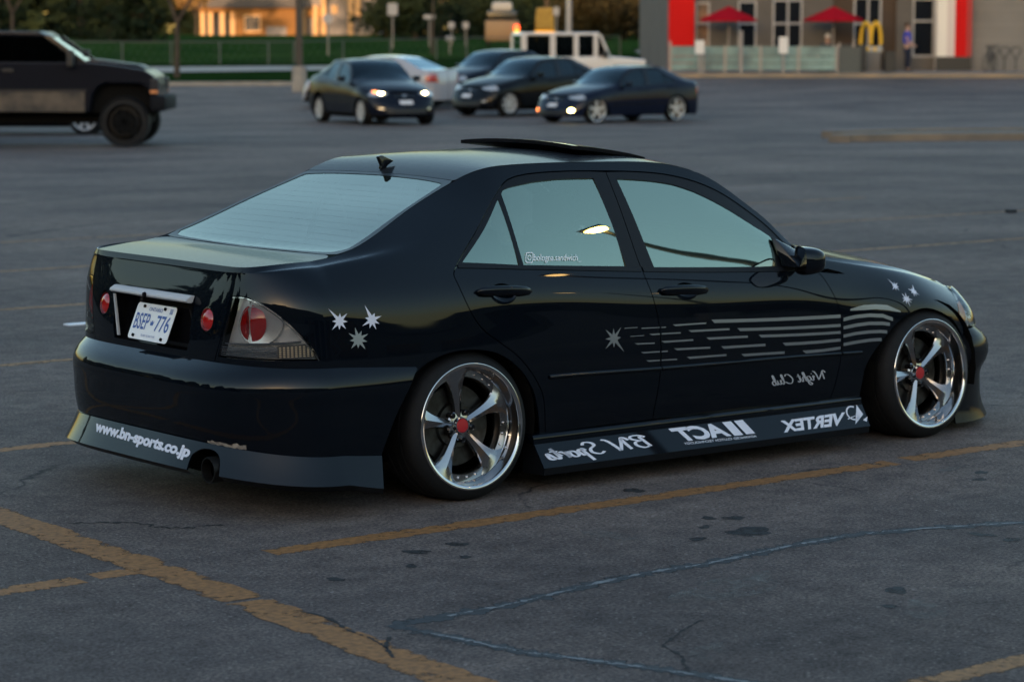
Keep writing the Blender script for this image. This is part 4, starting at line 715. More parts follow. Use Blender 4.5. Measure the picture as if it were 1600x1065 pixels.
# far wood closing the view, and the wood left of the lot that the trunk lid mirrors
def wood(name, pts, h, n, seed, size, leaf, depth=6.0, zlow=0.0):
    rg = random.Random(seed); P = [Vector(p) for p in pts]; L = [0]
    for a, b_ in zip(P[:-1], P[1:]): L.append(L[-1] + (b_ - a).length)
    # uneven tree tops
    tops = [(rg.random() * L[-1], rg.uniform(.62, 1.0) * h, rg.uniform(2.0, 4.5)) for _ in range(int(L[-1] / 2.2))]; tl = np.array([t[0] for t in tops]); th = np.array([t[1] for t in tops]); tw = np.array([t[2] for t in tops]); V = []; F = []
    for _ in range(n):
        s = rg.random() * L[-1]; i = max(k for k in range(len(P) - 1) if L[k] <= s); a, b_ = P[i], P[i + 1]; q = a.lerp(b_, (s - L[i]) / (L[i + 1] - L[i])); d = (b_ - a).normalized(); nn = Vector((-d.y, d.x))
        hm = float(np.max(th * np.clip(1 - ((s - tl) / tw) ** 2, 0, 1) ** .5)); hm = max(hm, h * .35); z = zlow + hm * rg.random() ** .8; o = rg.uniform(-1, 1) * depth / 2; p = Vector((q.x + nn.x * o, q.y + nn.y * o, z))
        e = Vector((rg.gauss(0, 1), rg.gauss(0, 1), rg.gauss(0, .7))).normalized() * size * (.5 + rg.random()); f = e.orthogonal().normalized() * e.length * .7; n0 = len(V); V += [p - e, p + f, p + e, p - f]; F.append((n0, n0 + 1, n0 + 2, n0 + 3))
    return tag(mesh(name, V, F, leaf), kind='stuff', label=None)
lw = lambda L: [Vector(LF(u, v)[:2]) for u, v in L]
tag(wood('far_wood', lw([(-140, 285), (-60, 300), (0, 300), (60, 300), (140, 290)]), 24, 34000, 7, 1.3, LEAFD, 10, 2.4), 'dark far-off wood closing the view behind the houses', 'wood')
# unseen building added behind the view to keep the low sun off the lot
sx_, sy_ = SUN_DIR.x, SUN_DIR.y; st_ = empty('unseen_building', (80 * sx_, 80 * sy_, 0), math.atan2(sx_, -sy_), 'long unseen brown building added behind the near end of the lot to block the low sun', 'building')
STW = mat('unseen_wall', (.10, .085, .07), .9, noise=(.3, (.085, .07, .06), 5))
lbox(st_, 'wall', STW, -130, 190, -26, 0, 0, 20.4); lbox(st_, 'parapet', mat('unseen_parapet', (.07, .06, .055), .85), -20, 14, -26.2, .4, 20.7, 22); lbox(st_, 'cornice', STW, -130.2, 190.2, -26.3, .25, 20.4, 20.7)
for k in range(15): lbox(st_, 'pilaster', mat('unseen_pilaster', (.14, .12, .10), .9), -105 + k * 15, -104 + k * 15, 0, .35, 0, 20.4)
s2_ = empty('unseen_building', (34, -58, 0), math.atan2(.30, .95), 'low flat-roofed unseen shop row added right of the lot for its dark reflection', 'building')  # unseen row added so the car's flank mirrors a dark band
lbox(s2_, 'wall', STW, -62, 70, -20, 0, 0, 4.4); lbox(s2_, 'parapet', mat('unseen_parapet'), -62.2, 70.2, -20.2, .3, 4.4, 5.0)
for k in range(12): lbox(s2_, 'shop_window', DARKGL, -58 + k * 10.5, -51 + k * 10.5, .02, .06, .5, 2.9)
tag(wood('wood', [(-62, 2), (-52, 30), (-40, 50), (-14, 70)], 14.5, 24000, 9, .5, LEAFD, 6), 'dark wood along the left side of the lot', 'wood')

# ================================================================== the dark sedan in the foreground
PAINT = mat('navy_black_paint', (.0012, .0028, .0058), .5, 0.0, coat=.74, coat_rough=.022, spec=.02)
PAINT.node_tree.nodes['Principled BSDF'].inputs['Coat IOR'].default_value = 1.47
PAINTT = mat('dusty_navy_black_paint', (.010, .011, .014), .6, 0.0, coat=.34, coat_rough=.10, spec=.02, noise=(2.5, (.014, .015, .018), 6), bump=(700, .03, .001))
GLOSSB = mat('gloss_black_trim', (.004, .004, .005), .10, spec=.5)
SATIN = mat('satin_black_trim', (.006, .007, .009), .38, spec=.22)
DARK = mat('black_underbody', (.006, .006, .006), .9, spec=.1)
RUBBER = mat('tyre_rubber', (.007, .007, .008), .7, spec=.25, noise=(60, (.011, .011, .011)), bump=(220, .15, .002))
CHROME = mat('polished_rim', (.40, .39, .385), .15, 1.0, bump=(9, .05, .01))
LIPCH = mat('polished_lip', (.58, .57, .57), .09, 1.0)
STEEL = mat('brake_steel', (.07, .065, .06), .45, 1.0, noise=(30, (.04, .035, .03)))
REDP = mat('red_cap', (.45, .012, .018), .3, coat=.5)
DECAL = mat('white_vinyl', (.72, .72, .80), .45)
DECALG = mat('mirror_vinyl', (.30, .31, .33), .32, .75)
REDL = mat('red_lens', (.42, .012, .012), .08, coat=1.0)
REFL = mat('lamp_reflector', (.62, .62, .62), .28, .3, bump=(14, .35, .02))
LENS = glassy('lamp_lens', (.86, .86, .86), .9, .05)
GLASS = glassy('mirror_tint_glass', (.78, .95, .92), .62, .44, body=(.86, 1.0, .76))
GLASSR = glassy('rear_tint_glass', (.78, .95, .92), .5, .155, body=(.95, 1.0, .88))
INTER = mat('interior_black', (.012, .012, .013), .7)
PLATEW = mat('plate_white', (.86, .85, .84), .3); PLATEB = mat('plate_blue', (.03, .09, .34), .4)
CHIP = mat('scuffed_primer', (.45, .38, .30), .7, noise=(40, (.12, .1, .09)))
car = empty('sports_sedan', (0, 0, 0), 0, 'lowered glossy black sedan with star and stripe decals and chrome wheels, nearest the camera', 'car')
TR = SH.TR
TS = Fn(lambda x, y: np.stack([x, y, topz(x, y)], -1), 1)
def signed(S): return Fn(lambda a, v: S.P(S.TR + np.abs(a), v) * np.stack([np.ones_like(a), np.where(a < 0, -1., 1.), np.ones_like(a)], -1), -1)
RS = signed(SH); RB = signed(BS); RL = signed(LS)
_aa = np.linspace(0, 1.0, 400)
def a_of_y(y, v): w = SH.P(TR + _aa, np.full(400, v))[:, 1]; return float(np.sign(y) * np.interp(abs(y), w, _aa))
def vz(t, z): return float(SH.vz(np.array(t), np.array(z)))
T8 = lambda x: SH.f[-1](np.array(float(x)))
def r8line(x0, x1, n, d=.0): return [(x, float(T8(x)[0]) - d) for x in np.linspace(x0, x1, n)]
# ---- trunk lid: rear face, deck
ls = H['lid_side']; lsl = [(t - TR, v) for t, v in ls]
ltop = [(lsl[0][0] + .012, 1.25)] + smooth_line(lsl, 3)
out = [(-a, v) for a, v in ltop] + [(-.25, .452), (0, .451), (.25, .452)] + [(a, v) for a, v in ltop[::-1]]
rec = [(a_of_y(y, .55), v) for y, v in ((-.285, vz(TR, .622)), (.285, vz(TR, .622)), (.30, vz(TR, .66)), (.30, vz(TR, .80)), (-.30, vz(TR, .80)), (-.30, vz(TR, .66)))]
rnd = H['round'][0]; ra = rnd[0] - TR
circ = lambda a, v, r, n=28, rv=None: [(a + r * math.cos(2 * math.pi * i / n), v + (rv or r) * math.sin(2 * math.pi * i / n)) for i in range(n)]
lid = panel('trunk_lid', RS, out, PAINT, car, 0, [rec, circ(-ra, rnd[1], .047, rv=.049), circ(ra, rnd[1], .047, rv=.049)], sp=.025, inset=.002)
e8 = [tuple(SH.P(np.array(t), np.array(1.25))[:2]) for t in np.linspace(TR, -.62, 40)]
half = [(x, w - .003) for x, w in e8 if w < .62 or x > -.87] ; half = [(x - 0.0, w) for x, w in half]
deckh = half + r8line(-.60, -.545, 4, .004) + [(-.522, .635), (-.508, .60), (-.513, .4), (-.518, .2), (-.52, 0)]
deck = [(x, -w) for x, w in deckh] + [(x, w) for x, w in deckh[::-1]][1:-1]
panel('deck', TS, deck, PAINTT, lid, 0, sp=.03, inset=0, fold=.006)
# recess box, garnish, plate
rb = MB(); 
for y in (-.30, .30): rb.add([(-.95, y, .615), (-.94, y, .81), (-.885, y, .81), (-.905, y, .615)], [(0, 1, 2, 3)])
rb.add([(-.905, -.30, .615), (-.905, .30, .615), (-.885, .30, .81), (-.885, -.30, .81)], [(0, 1, 2, 3)])
rb.add([(-.955, -.30, .616), (-.955, .30, .616), (-.90, .30, .616), (-.90, -.30, .616)], [(0, 1, 2, 3)])
rb.build('plate_recess', GLOSSB, lid)
MB().prism([(.275, .632), (.302, .80), (.292, .80), (.262, .632)], -.952, -.944, 'x').build('recess_trim', mat('dark_chrome'), lid)
gp = [(-.936, .806), (-.958, .808), (-.966, .815), (-.962, .824), (-.942, .836), (-.925, .836)]
MB().prism(gp, -.30, .31, 'y').build('garnish', mat('dark_chrome', (.085, .09, .10), .16, 1.0), lid, smooth=True, bevel=.003)
MB().lathe([(-.9735, .0), (-.9735, .009), (-.965, .011)], 'x', (0, .02, .818), 16).build('lock_cylinder', DARK, lid)
pt, pb = Vector((-.913, 0, .779)), Vector((-.9745, 0, .629)); pu = (pt - pb).normalized(); pr = Vector((0, -1, 0)); pn = pr.cross(pu)
if pn.x > 0: pn = -pn
pc = (pt + pb) / 2
def plate_pt(u, v, h=0.0): return pc + pr * u + pu * v + pn * h
bm = MB(); rr = []
for cx, cy, a0 in ((.1385, .062, 0), (-.1385, .062, 90), (-.1385, -.062, 180), (.1385, -.062, 270)):
    for k in range(5): an = R(a0 + k * 22.5); rr.append((cx + .014 * math.cos(an), cy + .014 * math.sin(an)))
n = len(rr); v = [plate_pt(u, w, 0) for u, w in rr] + [plate_pt(u, w, .0025) for u, w in rr]
bm.add(v, [tuple(range(n, 2 * n)), tuple(range(n))[::-1]] + [(i, (i + 1) % n, n + (i + 1) % n, n + i) for i in range(n)])
plate = bm.build('licence_plate', PLATEW, car)
def plate_text(txt, u0, u1, v0, v1, m, bold=0, name='lettering', sp=1.0):
    P, F = text_tris(txt, bold, 0, sp); return mesh(name, [plate_pt(u0 + (u1 - u0) * p[0], v0 + (v1 - v0) * p[1], .0036) for p in P], F, m, plate)
plate_text('BSEP', -.135, -.022, -.034, .034, PLATEB, .012); plate_text('776', .03, .135, -.034, .034, PLATEB, .012)
plate_text('ONTARIO', -.052, .052, .046, .062, PLATEB, .01); plate_text('YOURS TO DISCOVER', -.055, .055, -.062, -.053, PLATEB)
mesh('crown', [plate_pt(u, w, .0036) for u, w in ((-.008, -.012), (.012, -.012), (.016, .008), (.008, 0), (.002, .012), (-.004, 0), (-.012, .008))], [(0, 1, 2, 3, 4, 5, 6)], PLATEB, plate)
for u, w in ((-.09, .062), (.07, .062), (-.11, -.062), (.11, -.062)):
    b = MB(); b.bar(plate_pt(u, w, .002), plate_pt(u, w, .009), .0065, 10); b.build('screw', DARK, plate)
mesh('sticker', [plate_pt(u, w, .0036) for u, w in ((.108, .044), (.132, .044), (.132, .066), (.108, .066))], [(0, 1, 2, 3)], mat('plate_sticker', (.5, .52, .6), .4, noise=(60, (.15, .2, .4))), plate)
for sgn in (-1, 1):
    dome = Fn(lambda a, v, s=sgn: RS.P(a, v) + RS.N(a, v) * (.004 - .016 * np.clip(((a - s * ra) ** 2 + (v - rnd[1]) ** 2) / .046 ** 2, 0, 1.2) ** 1.5)[..., None], -1)
    l = panel('round_lamp', dome, circ(sgn * ra, rnd[1], .043, rv=.045), REDL, lid, 0, sp=.012, inset=0, fold=.02)
    panel('chrome_ring', RS, circ(sgn * ra, rnd[1], .0465, rv=.0485), LIPCH, l, 0, [circ(sgn * ra, rnd[1], .042, rv=.044)], sp=.012, inset=0, fold=.02, off=-.002)
# ---- rear bumper with flared lip
aw = lambda S, t: t - S.TR
ar = [(t, v) for t, v in H['arch_r'][:5]]
def arch_tv(S, pts):   # outline points of the wheel arch given as (x, z) turned into parameters of S
    return [(x, float(S.vz(np.array(x), np.array(z)))) for x, z in pts]
rarch = arch_tv(BS, [(-.442, .222), (-.425, .27), (-.408, .31), (-.365, .40), (-.315, .48), (-.268, .552)])
rb2 = [(t - BS.TR, v) for t, v in rarch]
out = rb2 + [(rb2[-1][0] - .002, .36)] + [(a, .36) for a in np.linspace(rb2[-1][0] - .06, -rb2[-1][0] + .06, 60)] + [(-rb2[-1][0] + .002, .36)] + [(-a, v) for a, v in rb2[::-1]] + [(a, 0.0) for a in np.linspace(-rb2[0][0] + .05, rb2[0][0] - .05, 60)]
bumper = panel('rear_bumper', RB, out, PAINT, car, 0, sp=.028, inset=0, fold=.02)
cut = [(t - LS.TR, v) for t, v in H['lip_cut']]     # exhaust cut-out on the right
cut = [(-a, v) for a, v in cut]
larch = [(-.442 - LS.TR, .13), (-.455 - LS.TR, .065), (-.467 - LS.TR, 0.0)]
bot = [(a, 0.0) for a in np.linspace(larch[2][0] - .04, -larch[2][0] + .04, 70)]
c0, c1 = cut[0][0], cut[-1][0]; lo, hi = min(c0, c1), max(c0, c1)
botL = [p for p in bot if p[0] > hi + .01]; botR = [p for p in bot if p[0] < lo - .01]
cc = smooth_line(cut, 3); cc = cc if cc[0][0] > cc[-1][0] else cc[::-1]; cc = [(cc[0][0], 0.0)] + cc[1:-1] + [(cc[-1][0], 0.0)]
out = larch + botL + cc + botR + [(-a, v) for a, v in larch[::-1]] + [(a, .13) for a in np.linspace(-larch[0][0] + .05, larch[0][0] - .05, 60)]
lip = panel('bumper_lip', RL, out, PAINT, bumper, 0, sp=.026, inset=0, fold=.008)
# dark return under the lip
ud = Fn(lambda a, b: RL.P(a, np.zeros_like(a)) * np.stack([1 - .035 * (1 - b) / 1.0, 1 - .03 * (1 - b), np.ones_like(a)], -1) + np.stack([0 * a, 0 * a, -.026 * (1 - b)], -1), -1)
panel('lip_return', ud, [(larch[2][0], 0), (larch[2][0], 1)] + [(a, 1) for a in np.linspace(larch[2][0] - .05, hi + .003, 40)] + [(hi + .003, 0)], SATIN, lip, 0, sp=.06, inset=0, fold=0)
panel('lip_return', ud, [(lo - .003, 0), (lo - .003, 1)] + [(a, 1) for a in np.linspace(lo - .05, -larch[2][0], 30)] + [(-larch[2][0], 0)], SATIN, lip, 0, sp=.06, inset=0, fold=0)
q = H['www']; qq = [(s * (t - LS.TR), v) for t, v, s in q]
P, F = text_tris('www.bn-sports.co.jp', .05, .15, .98)
on_skin('web_address', RL, quad_map(qq, P), F, DECAL, lip, 0)
# scuffed strip above the exhaust
def px_strip(t0, t1, v0, v1, m, name, par, S, sd=0, n=14, seed=3):
    rg = random.Random(seed); top = []; btm = []
    for i in range(n + 1):
        a = t0 + (t1 - t0) * i / n; top.append((a, v1 - rg.random() * (v1 - v0) * .5)); btm.append((a, v0 + rg.random() * (v1 - v0) * .3))
    pl = top + btm[::-1]; D, F = tri_region(pl, [], .02); return on_skin(name, S, D, F, m, par, sd, .0016)
px_strip(-.64, -.46, .002, .034, CHIP, 'scuff', bumper, RB)
MB().lathe([(-1.02, .045), (-1.02, .050), (-1.01, .052), (-.80, .05), (-.80, .04), (-1.01, .044)], 'x', (0, -.535, .185), 28, True).build('exhaust_tip', mat('sooty_steel', (.012, .011, .010), .5, .6), car, smooth=True)
MB().lathe([(-.98, .044), (-.98, 0.0)], 'x', (0, -.535, .185), 28).build('exhaust_bore', DARK, car)
# ---- the two sides
def ell(t, v, rt, rv, n=28): return [(t + rt * math.cos(2 * math.pi * i / n), v + rv * math.sin(2 * math.pi * i / n)) for i in range(n)]
SK = Fn(lambda x, b: np.stack([x, .925 - .053 * b, .104 + .093 * b], -1), -1)
archr = smooth_line(H['arch_r'], 3); archf = smooth_line(H['arch_f'], 3)
arq = [p for p in archr if p[0] > -.272]
def _gl(t, v):
    A = SH.P(t, np.full_like(t, .82)); B = SH.P(t, np.full_like(t, 1.17)); q = (v - .82) / .35
    return A + (B - A) * q[..., None] + np.array([0, .9, .44]) * (.009 * (1 - (2 * q - 1) ** 2))[..., None]
GLS = Fn(_gl, -1)     # the door glass: a flatter sheet set a little inside the frames
rdr = smooth_line(H['rdoor_rear'], 3); bg = smooth_line(H['bgap'], 2); fg = smooth_line(H['fgap'][2:], 3); dlo = smooth_line(H['dlo'], 3)
bgl = [p for p in bg if p[1] < .7985]; bgu = [p for p in bg if p[1] >= .7975]
beltA, beltB = H['belt'][0], (bgl[0][0], .792)
SAIL = (1.905, .80)
quarter = [(ls[0][0] - .006, 1.25)] + [(t + .0, v) for t, v in smooth_line(ls, 3)] + [(-.95, .447), (-.75, .437), (-.55, .425), (-.40, .412), (-.29, .398)] + arq + [H['rdoor_rear'][-1]] + rdr[::-1][1:] + dlo[1:] + [(1.8865, 1.25)]
tail = H['tail']; tailp = [tail[7]] + smooth_line(tail[0:7], 4)
for side in (-1, 1):
    qp = panel('quarter_panel', SH, quarter, PAINT, car, side, [tailp], sp=.03)
    rd_h, fd_h = H['handle_r'], H['handle_f']
    cups = []
    for hh in (rd_h, fd_h): cups.append(ell(hh[2][0], hh[2][1], .066, .044))
    rdoor = panel('rear_door', SH, rdr + [H['bottom'][1]] + bgl[::-1] + [(.29, .790)], PAINT, car, side, [cups[0]], sp=.03, hinset=.0005)
    fdoor = panel('front_door', SH, bgl + [H['bottom'][2]] + fg[::-1] + [SAIL, (1.787, .78)], PAINT, car, side, [cups[1]], sp=.03, hinset=.0005)
    rfr = panel('window_frame', SH, [(beltA[0], beltA[1] + .002)] + [p for p in dlo if p[0] < .922][1:] + bgu + [(.29, .793)], SATIN, rdoor, side, [H['qglass'], H['rglass']], sp=.03, off=-.003)
    ffr = panel('window_frame', SH, bgu[::-1] + [p for p in dlo if p[0] > .93] + [(1.885, 1.04), (SAIL[0], SAIL[1] + .005), (1.787, .785)], SATIN, fdoor, side, [H['fglass']], sp=.03, off=-.003)
    panel('belt_moulding', SH, [(-.012, .786), (.29, .779), (.945, .777), (.947, .797), (.29, .797), (-.006, .799)], SATIN, rdoor, side, sp=.04, off=.004, inset=0, fold=.01)
    panel('belt_moulding', SH, [(.957, .777), (1.80, .768), (1.86, .775), (1.86, .79), (1.79, .793), (.955, .797)], SATIN, fdoor, side, sp=.04, off=.004, inset=0, fold=.01)
    panel('window_glass', GLS, H['rglass'], GLASS, rdoor, side, sp=.035, inset=-.004, off=-.008, fold=0)
    panel('quarter_glass', GLS, H['qglass'], GLASS, rdoor, side, sp=.035, inset=-.004, off=-.008, fold=0)
    panel('window_glass', GLS, H['fglass'], GLASS, fdoor, side, sp=.035, inset=-.004, off=-.008, fold=0)
    # fender
    fen = fg + [H['bottom'][3]] + [p for p in archf if p[0] < 2.925] + [(2.935, .43), (2.952, .478), H['headl'][6], (2.925, .68), H['headl'][0], (2.955, .80), (2.962, 1.0), (2.965, 1.25)] + [(x, 1.25) for x in np.linspace(2.9, 1.905, 20)] + [(1.9, 1.12), SAIL]
    fender = panel('fender', SH, fen, PAINT, car, side, sp=.03)
    hl = [H['headl'][6], (2.925, .68), H['headl'][0], (2.955, .80), (3.05, 1.0), (3.2, 1.12), (3.42, 1.15), (3.5, .95), (3.45, .70), (3.25, .55), (3.05, .48), (2.956, .482)]
    hlo = panel('headlight', SH, hl, LENS, car, side, sp=.04, off=.001)
    panel('reflector', SH, hl, REFL, hlo, side, sp=.05, off=-.035, fold=0)
    panel('indicator', SH, [(2.93, .58), (2.95, .70), (2.985, .72), (2.985, .55), (2.96, .50)], mat('amber_lens', (.75, .28, .10), .2), hlo, side, sp=.05, off=-.012, fold=.01)
    # door handles in their cups
    for dr, hh, cp in ((rdoor, rd_h, cups[0]), (fdoor, fd_h, cups[1])):
        ct, cv = hh[2]
        bowl = Fn(lambda a, b, ct=ct, cv=cv: SH.P(a, b) - SH.N(a, b) * (.028 * np.clip(1 - ((a - ct) / .067) ** 2 - ((b - cv) / .045) ** 2, 0, 1) ** .7)[..., None], -1)
        panel('handle_cup', bowl, cp, PAINT, dr, side, sp=.014, inset=0, fold=0)
        L = np.linspace(0, 1, 13); t = hh[0][0] + (hh[1][0] - hh[0][0]) * L; v = hh[0][1] + (hh[1][1] - hh[0][1]) * L
        C0 = SH.P(t, v); N0 = SH.N(t, v); C0 = C0 + N0 * (.004 + .026 * np.sin(np.pi * np.clip(L, 0, 1)) ** .5)[:, None]; V = []; F = []; nn = 10
        for i in range(13):
            hgt = .0195 * (1 - abs(2 * L[i] - 1) ** 6) ** .5 + .003; dp = .011
            for k in range(nn): an = 2 * math.pi * k / nn; V.append(C0[i] + np.array([0, 0, 1]) * math.sin(an) * hgt * .95 + N0[i] * math.cos(an) * dp)
        for i in range(12):
            for k in range(nn): F.append((i * nn + k, i * nn + (k + 1) % nn, (i + 1) * nn + (k + 1) % nn, (i + 1) * nn + k))
        F += [tuple(range(nn)), tuple(range(12 * nn, 13 * nn))]
        V = [(p[0], p[1] * side, p[2]) for p in V]; hb = MB(); hb.add(V, F); hb.build('door_handle', PAINT, dr, smooth=True, sharp=1.2)
    # rub strip along the doors
    mo = H['mould']
    for nm, par, x0, x1 in (('rub_strip', rdoor, mo[0][0], 1.0125), ('rub_strip', fdoor, 1.0195, 2.088), ('rub_strip', fender, 2.099, mo[2][0])):
        bump_ = Fn(lambda a, b: SH.P(a, b) + SH.N(a, b) * (.010 * np.clip(1 - ((b - (mo[0][1] + (mo[2][1] - mo[0][1]) * (a - mo[0][0]) / (mo[2][0] - mo[0][0]))) / .0105) ** 2, 0, 1) ** .5)[..., None], -1)
        cl = lambda x: mo[0][1] + (mo[2][1] - mo[0][1]) * (x - mo[0][0]) / (mo[2][0] - mo[0][0]); xs = np.linspace(x0, x1, 30)
        panel(nm, bump_, [(x, cl(x) - .0105) for x in xs] + [(x, cl(x) + .0105) for x in xs[::-1]], PAINT, par, side, sp=.0075 if side == -1 else .02, inset=0, fold=0)
    # side skirt
    s0, s1 = .330, 2.222
    sk = panel('side_skirt', SK, [(s0, 0), (s1, 0), (s1, 1), (s0 - .01, 1)], PAINT, car, side, sp=.08, inset=0, fold=.006)
    lg = MB(); skp = [(.872, .1975), (.869, .224), (.860, .233), (.835, .236), (.80, .236), (.80, .1975)]
    lg.prism([(w * side, z) for w, z in skp], s0 - .012, s1 - .002, 'x'); lg.build('skirt_ledge', PAINT, sk, smooth=True, bevel=.002)
    lg = MB(); skp = [(.9245, .1035), (.919, .074), (.78, .070), (.78, .19), (.86, .19)]
    lg.prism([(w * side, z) for w, z in skp], s0 + .003, s1 - .003, 'x'); lg.build('skirt_return', SATIN, sk)
    # tail light
    tl = panel('tail_light', SH, tailp, LENS, car, side, sp=.025, inset=.003, fold=.0, off=.0)
    panel('housing', SH, tailp, REFL, tl, side, sp=.025, inset=.001, fold=0, off=-.038)
    lt, lv = H['tail_lamp'][0]
    bowl = Fn(lambda a, b: SH.P(a, b) + SH.N(a, b) * (-.036 + .012 * np.sqrt(np.clip((((a - lt - .03) / .10) ** 2 + ((b - lv + .012) / .078) ** 2), 0, 1.5)))[..., None], -1)
    panel('reflector_bowl', bowl, ell(lt + .035, lv - .006, .105, .078), mat('bowl_reflector', (.78, .77, .75), .22, .7), tl, side, sp=.018, inset=0, fold=0)
    dome = Fn(lambda a, b: SH.P(a, b) + SH.N(a, b) * (-.012 - .016 * np.clip(((a - lt) / .068) ** 2 + ((b - lv) / .074) ** 2, 0, 1.2))[..., None], -1)
    pm = ell(lt, lv, .066, .074, 40)
    panel('red_lamp', dome, [p for p in pm if p[0] < lt - .012] , REDL, tl, side, sp=.016, inset=0, fold=.02)
    panel('red_lamp', dome, [p for p in pm if p[0] > lt - .008], REDL, tl, side, sp=.016, inset=0, fold=.02)
    for k in range(5):
        vv = .492 + k * .0085; panel('lens_rib', SH, [(-1.12 + k * .002, vv), (-.86, vv), (-.86, vv + .004), (-1.12 + k * .002, vv + .004)], LIPCH, tl, side, sp=.04, inset=0, fold=.008, off=-.006)
    panel('prism_panel', SH, [(-.858, .482), (-.705, .474), (-.722, .498), (-.745, .532), (-.858, .532)], mat('smoked_prism', (.10, .10, .10), .3), tl, side, sp=.04, inset=0, fold=0, off=-.012)
    DD = []; FF = []
    for i in range(9):
        for j in range(6):
            if i > 6 and j > 11 - i: continue
            a, b = -.845 + i * .0155, .486 + j * .0075; n0 = len(DD); DD += [(a - .0042, b - .0022), (a + .0042, b - .0022), (a + .0042, b + .0022), (a - .0042, b + .0022)]; FF.append((n0, n0 + 1, n0 + 2, n0 + 3))
    on_skin('prism_dots', SH, np.array(DD), FF, mat('prism_facets', (.9, .74, .5), .3, .2), tl, side, -.006)
    panel('lamp_shelf', SH, [(-1.10, .541), (-.76, .541), (-.765, .546), (-1.098, .546)], LIPCH, tl, side, sp=.04, inset=0, fold=.02, off=-.008)
    L_ = np.array(smooth_line(tail[0:7], 5)); n_ = len(L_); d_ = np.gradient(L_, axis=0); d_ /= np.linalg.norm(d_, axis=1, keepdims=True); w_ = np.stack([-d_[:, 1], d_[:, 0]], 1)
    on_skin('lens_highlight', SH, np.concatenate([L_ - w_ * .003, L_ - w_ * .0065]), [(i, i + 1, n_ + i + 1, n_ + i) for i in range(n_ - 1)], LIPCH, tl, side, .0015)  # chrome strip added as the highlight line along the lens rim
    # door mirror
    mh = MB(); nu, nv = 20, 14; V = []; F = []
    for i in range(nu):      # rounded shell, long axis across the car, flat to the rear
        th = 2 * math.pi * i / nu
        for j in range(nv + 1):
            ph = math.pi / 2 * j / nv
            sx = math.copysign(abs(math.cos(th)) ** .55, math.cos(th)); sz = math.copysign(abs(math.sin(th)) ** .6, math.sin(th)); rr_ = math.cos(ph) ** .55
            V.append((1.79 + .105 * math.sin(ph), side * (.935 + .088 * sx * rr_), .875 + .062 * sz * rr_ + .012 * sx * side * 0))
    for i in range(nu):
        for j in range(nv): a = i * (nv + 1) + j; b = ((i + 1) % nu) * (nv + 1) + j; F.append((a, b, b + 1, a + 1))
    mh.add(V, F); mo_ = mh.build('door_mirror', PAINT, car, smooth=True, sharp=2.0)
    rot = Matrix.Translation((1.83, side * .90, 0)) @ Matrix.Rotation(R(27) * side, 4, 'Z') @ Matrix.Translation((-1.83, -side * .90, 0))
    rim = [V[i * (nv + 1)] for i in range(nu)]; cen = (1.79, side * .935, .875)
    gl = MB(); gl.add([(1.797, side * .935 + (p[1] - side * .935) * .9, .875 + (p[2] - .875) * .88) for p in rim], [tuple(range(nu))]); gl.build('mirror_glass', mat('mirror_silver', (.7, .7, .72), .03, 1.0), mo_)
    gl = MB(); gl.add(rim + [(1.797, side * .935 + (p[1] - side * .935) * .9, .875 + (p[2] - .875) * .88) for p in rim], [(i, (i + 1) % nu, nu + (i + 1) % nu, nu + i) for i in range(nu)]); gl.build('mirror_rim', GLOSSB, mo_)
    for q_ in [mo_] + list(mo_.children): q_.data.transform(rot)
    gl = MB(); gl.add([(1.755, side * .742, .972), (1.885, side * .755, .905), (1.895, side * .808, .838), (1.765, side * .808, .84), (1.765, side * .765, .965), (1.885, side * .79, .905), (1.885, side * .885, .842), (1.80, side * .885, .842)], [(0, 1, 2, 3), (4, 7, 6, 5), (0, 4, 5, 1), (1, 5, 6, 2), (2, 6, 7, 3), (3, 7, 4, 0)]); gl.build('mirror_arm', PAINT, mo_, bevel=.008, smooth=True)
    # wheel-arch liners
    for ax, yy in ((0.0, .0), (2.67, .0)):
        lin = MB(); pr_ = []; 
        for k in range(17):
            an = math.pi * k / 16 * 1.15 - .235; pr_.append((ax + .345 * math.cos(an), .30 + .345 * math.sin(an)))
        V = [(x, side * .50, z) for x, z in pr_] + [(x, side * .845, z) for x, z in pr_]; m_ = len(pr_)
        lin.add(V, [(i, i + 1, m_ + i + 1, m_ + i) for i in range(m_ - 1)] + [tuple(range(m_))]); lin.build('wheel_arch_liner', DARK, car)
# ---- decals on the right-hand side
ci = car.children
def starpoly(c, arms, inner=.42):
    c = np.array(c); A = [np.array(a) for a in arms]; ang = [math.atan2(*(a - c)[::-1]) for a in A]; o = np.argsort(ang); A = [A[i] for i in o]; rs = [np.linalg.norm(a - c) for a in A]; r0 = np.median(rs) * inner; P = []
    for i, a in enumerate(A):
        b = A[(i + 1) % len(A)]; a1 = math.atan2(*(a - c)[::-1]); b1 = math.atan2(*(b - c)[::-1])
        if b1 < a1: b1 += 2 * math.pi
        m_ = (a1 + b1) / 2; P += [tuple(a), tuple(c + r0 * np.array([math.cos(m_), math.sin(m_)]))]
    return P
def child(nm, k=0, side=-1):
    L = [o for o in car.children if o.name.split('.')[0] == nm]; return L[k]
fr = child('fender'); fdr = child('front_door'); rdrr = child('rear_door'); qpr = child('quarter_panel')
for i, (c, arms) in enumerate(H['stars']):
    pl = starpoly(c, arms, .42 if i < 3 else .36); D, F = tri_region(pl, [], .05)
    on_skin('star_decal', SH, D, [tuple(f) for f in F], DECALG if i in (2, 6) else DECAL, [qpr, qpr, qpr, fr, fr, fr, rdrr][i], -1, .0014)
